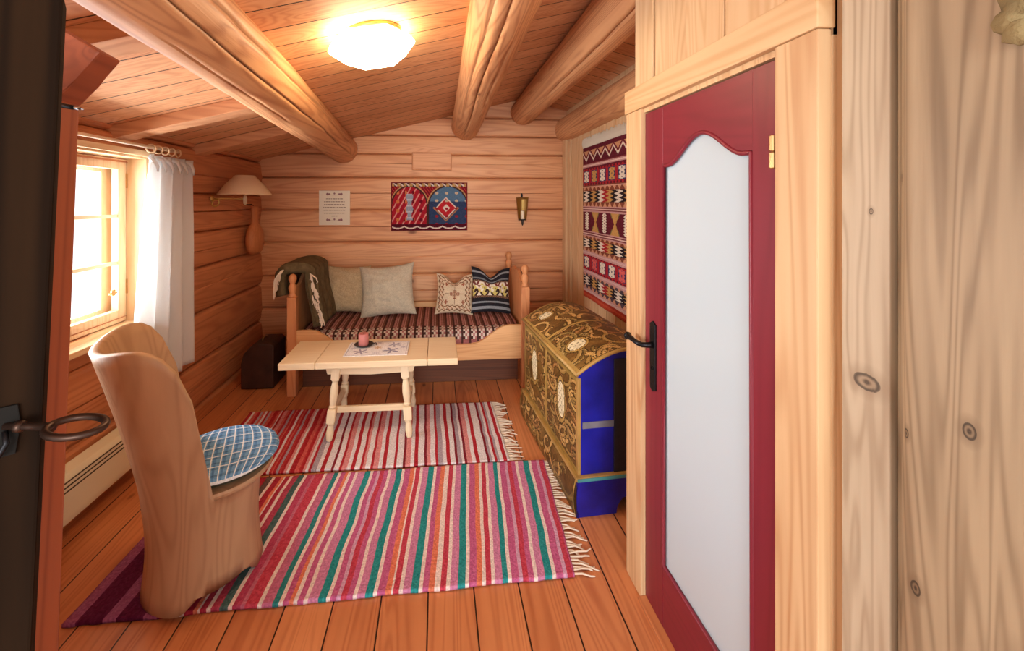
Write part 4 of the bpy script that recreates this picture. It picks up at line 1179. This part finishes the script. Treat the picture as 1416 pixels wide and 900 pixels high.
HT = thing('panel_heater', 'cream electric panel heater low on the log wall behind the log chair', 'heater', (-1.742, 2.30, .10))
bm = NB(); prism(bm, [(-.03, .02), (.03, .0), (.034, .03), (.034, .205), (.022, .228), (-.03, .245)], 'y', -.42, .42, .004); hb = obj('casing', bm, M_heat, HT)
bm = NB()
for k in range(3): box(bm, .030, .0352, -.38, .38, .150+k*.022, .157+k*.022)
obj('grille_slots', bm, M_slot, HT)
for y in (-.3, .3):
    bm = NB(); box(bm, -.056, -.026, y-.02, y+.02, .06, .2, .003); obj('wall_bracket', bm, M_heat, HT)

# ------------------------------------------------------------------ wall lamp and hanging ladle
WL = thing('wall_lamp', 'brass swing-arm wall lamp with cream cone shade in the back corner', 'lamp', (XL+.01, 3.55, 1.62))
sx_, sy_, sz_ = .20, .13, .045
bm = NB(); lathe(bm, [(.001, 0), (.026, .001), (.028, .008), (.014, .014), (.010, .02)], (0, 0, 0), 20, Matrix.Rotation(R(90), 4, 'Y')); torus(bm, (.03, 0, -.035), .03, .006, (0, 1, .0), 20, 8, 1, .8); obj('wall_bracket', bm, M_brass, WL, True)
bm = NB(); tube(bm, [(.018, 0, 0), (.06, .01, 0), (.13, .07, 0), (sx_-.01, sy_, -.004), (sx_, sy_, .0)], .0055, 8); obj('arm', bm, M_brass, WL, True)
bm = NB(); lathe(bm, [(.007, -.055), (.010, -.045), (.015, -.04), (.015, .0), (.013, .02), (.009, .03)], (sx_, sy_, 0), 16); obj('socket', bm, plain('ivory_socket', (226, 206, 170), .4), WL, True)
t = bmesh.new(); rings = []
for r, z in ((.205, .032), (.203, .04), (.150, .115), (.078, .190), (.070, .196), (.066, .192), (.146, .110), (.199, .034)):
    rings.append([t.verts.new((sx_+r*math.cos(2*math.pi*k/40), sy_+r*math.sin(2*math.pi*k/40), z)) for k in range(40)])
for a_, b_2 in zip(rings, rings[1:]+rings[:1]):
    for k in range(40): t.faces.new((a_[k], a_[(k+1) % 40], b_2[(k+1) % 40], b_2[k]))
obj('shade', t, M_shade, WL, True)
bm = NB()
for k in range(3):
    a = k*2.094; tube(bm, [(sx_, sy_, .028), (sx_+.068*math.cos(a), sy_+.068*math.sin(a), .188)], .002, 6)
obj('shade_carrier', bm, M_brass, WL)

GD = thing('wooden_bottle', 'carved wooden gourd-shaped bottle hanging on the log wall under the lampshade', 'carving', (-1.735, 4.17, 1.09))
bm = NB()
pf = [(.012, 0), (.05, .008), (.085, .04), (.103, .10), (.104, .16), (.092, .22), (.068, .265), (.044, .295), (.038, .33), (.040, .38), (.044, .44), (.040, .462), (.01, .466)]
lathe(bm, [(r*1.22, z) for r, z in pf], (0, 0, 0), 28, None, (.55, 1)); obj('body', bm, M_ladle, GD, True)
bm = NB(); tube(bm, [(.0, .045, .27), (.0, .085, .268), (.0, .118, .235), (0, .128, .18), (0, .112, .13), (0, .09, .11)], [.02, .022, .02, .018, .017, .012], 10, True, (Vector((1, 0, 0)), .6)); obj('side_handle', bm, M_ladle, GD, True)
bm = NB(); tube(bm, [(-.08, 0, .475), (-.03, 0, .48), (0, 0, .455)], .004, 6); obj('peg', bm, M_iron, GD)

# ------------------------------------------------------------------ ceiling lamp
lx, ly = -.325, 2.06; lz = ceil_z(lx)
CL = thing('ceiling_lamp', 'glowing white six-sided glass lamp on the sloping board ceiling', 'lamp', (lx, ly, lz))
CL.rotation_euler = (0, -math.atan(.25), 0)
bm = NB(); lathe(bm, [(.15, 0), (.155, -.004), (.155, -.020), (.13, -.024), (.01, -.024)], (0, 0, 0), 40); obj('base', bm, plain('lamp_base_brass', (206, 170, 96), .35, .8), CL, True)
t = bmesh.new()
def hexa(r, z, tw=0): return [t.verts.new((r*math.cos(math.pi/3*k+tw), r*math.sin(math.pi/3*k+R(12)+tw), z)) for k in range(6)]
rs = [hexa(.19, -.026), hexa(.206, -.056), hexa(.203, -.066), hexa(.142, -.125), hexa(.136, -.127)]
for a_, b_2 in zip(rs[:-1], rs[1:]):
    for k in range(6): t.faces.new((a_[k], a_[(k+1) % 6], b_2[(k+1) % 6], b_2[k]))
t.faces.new(rs[0]); t.faces.new(rs[-1])
obj('glass_shade', t, M_lamp, CL)
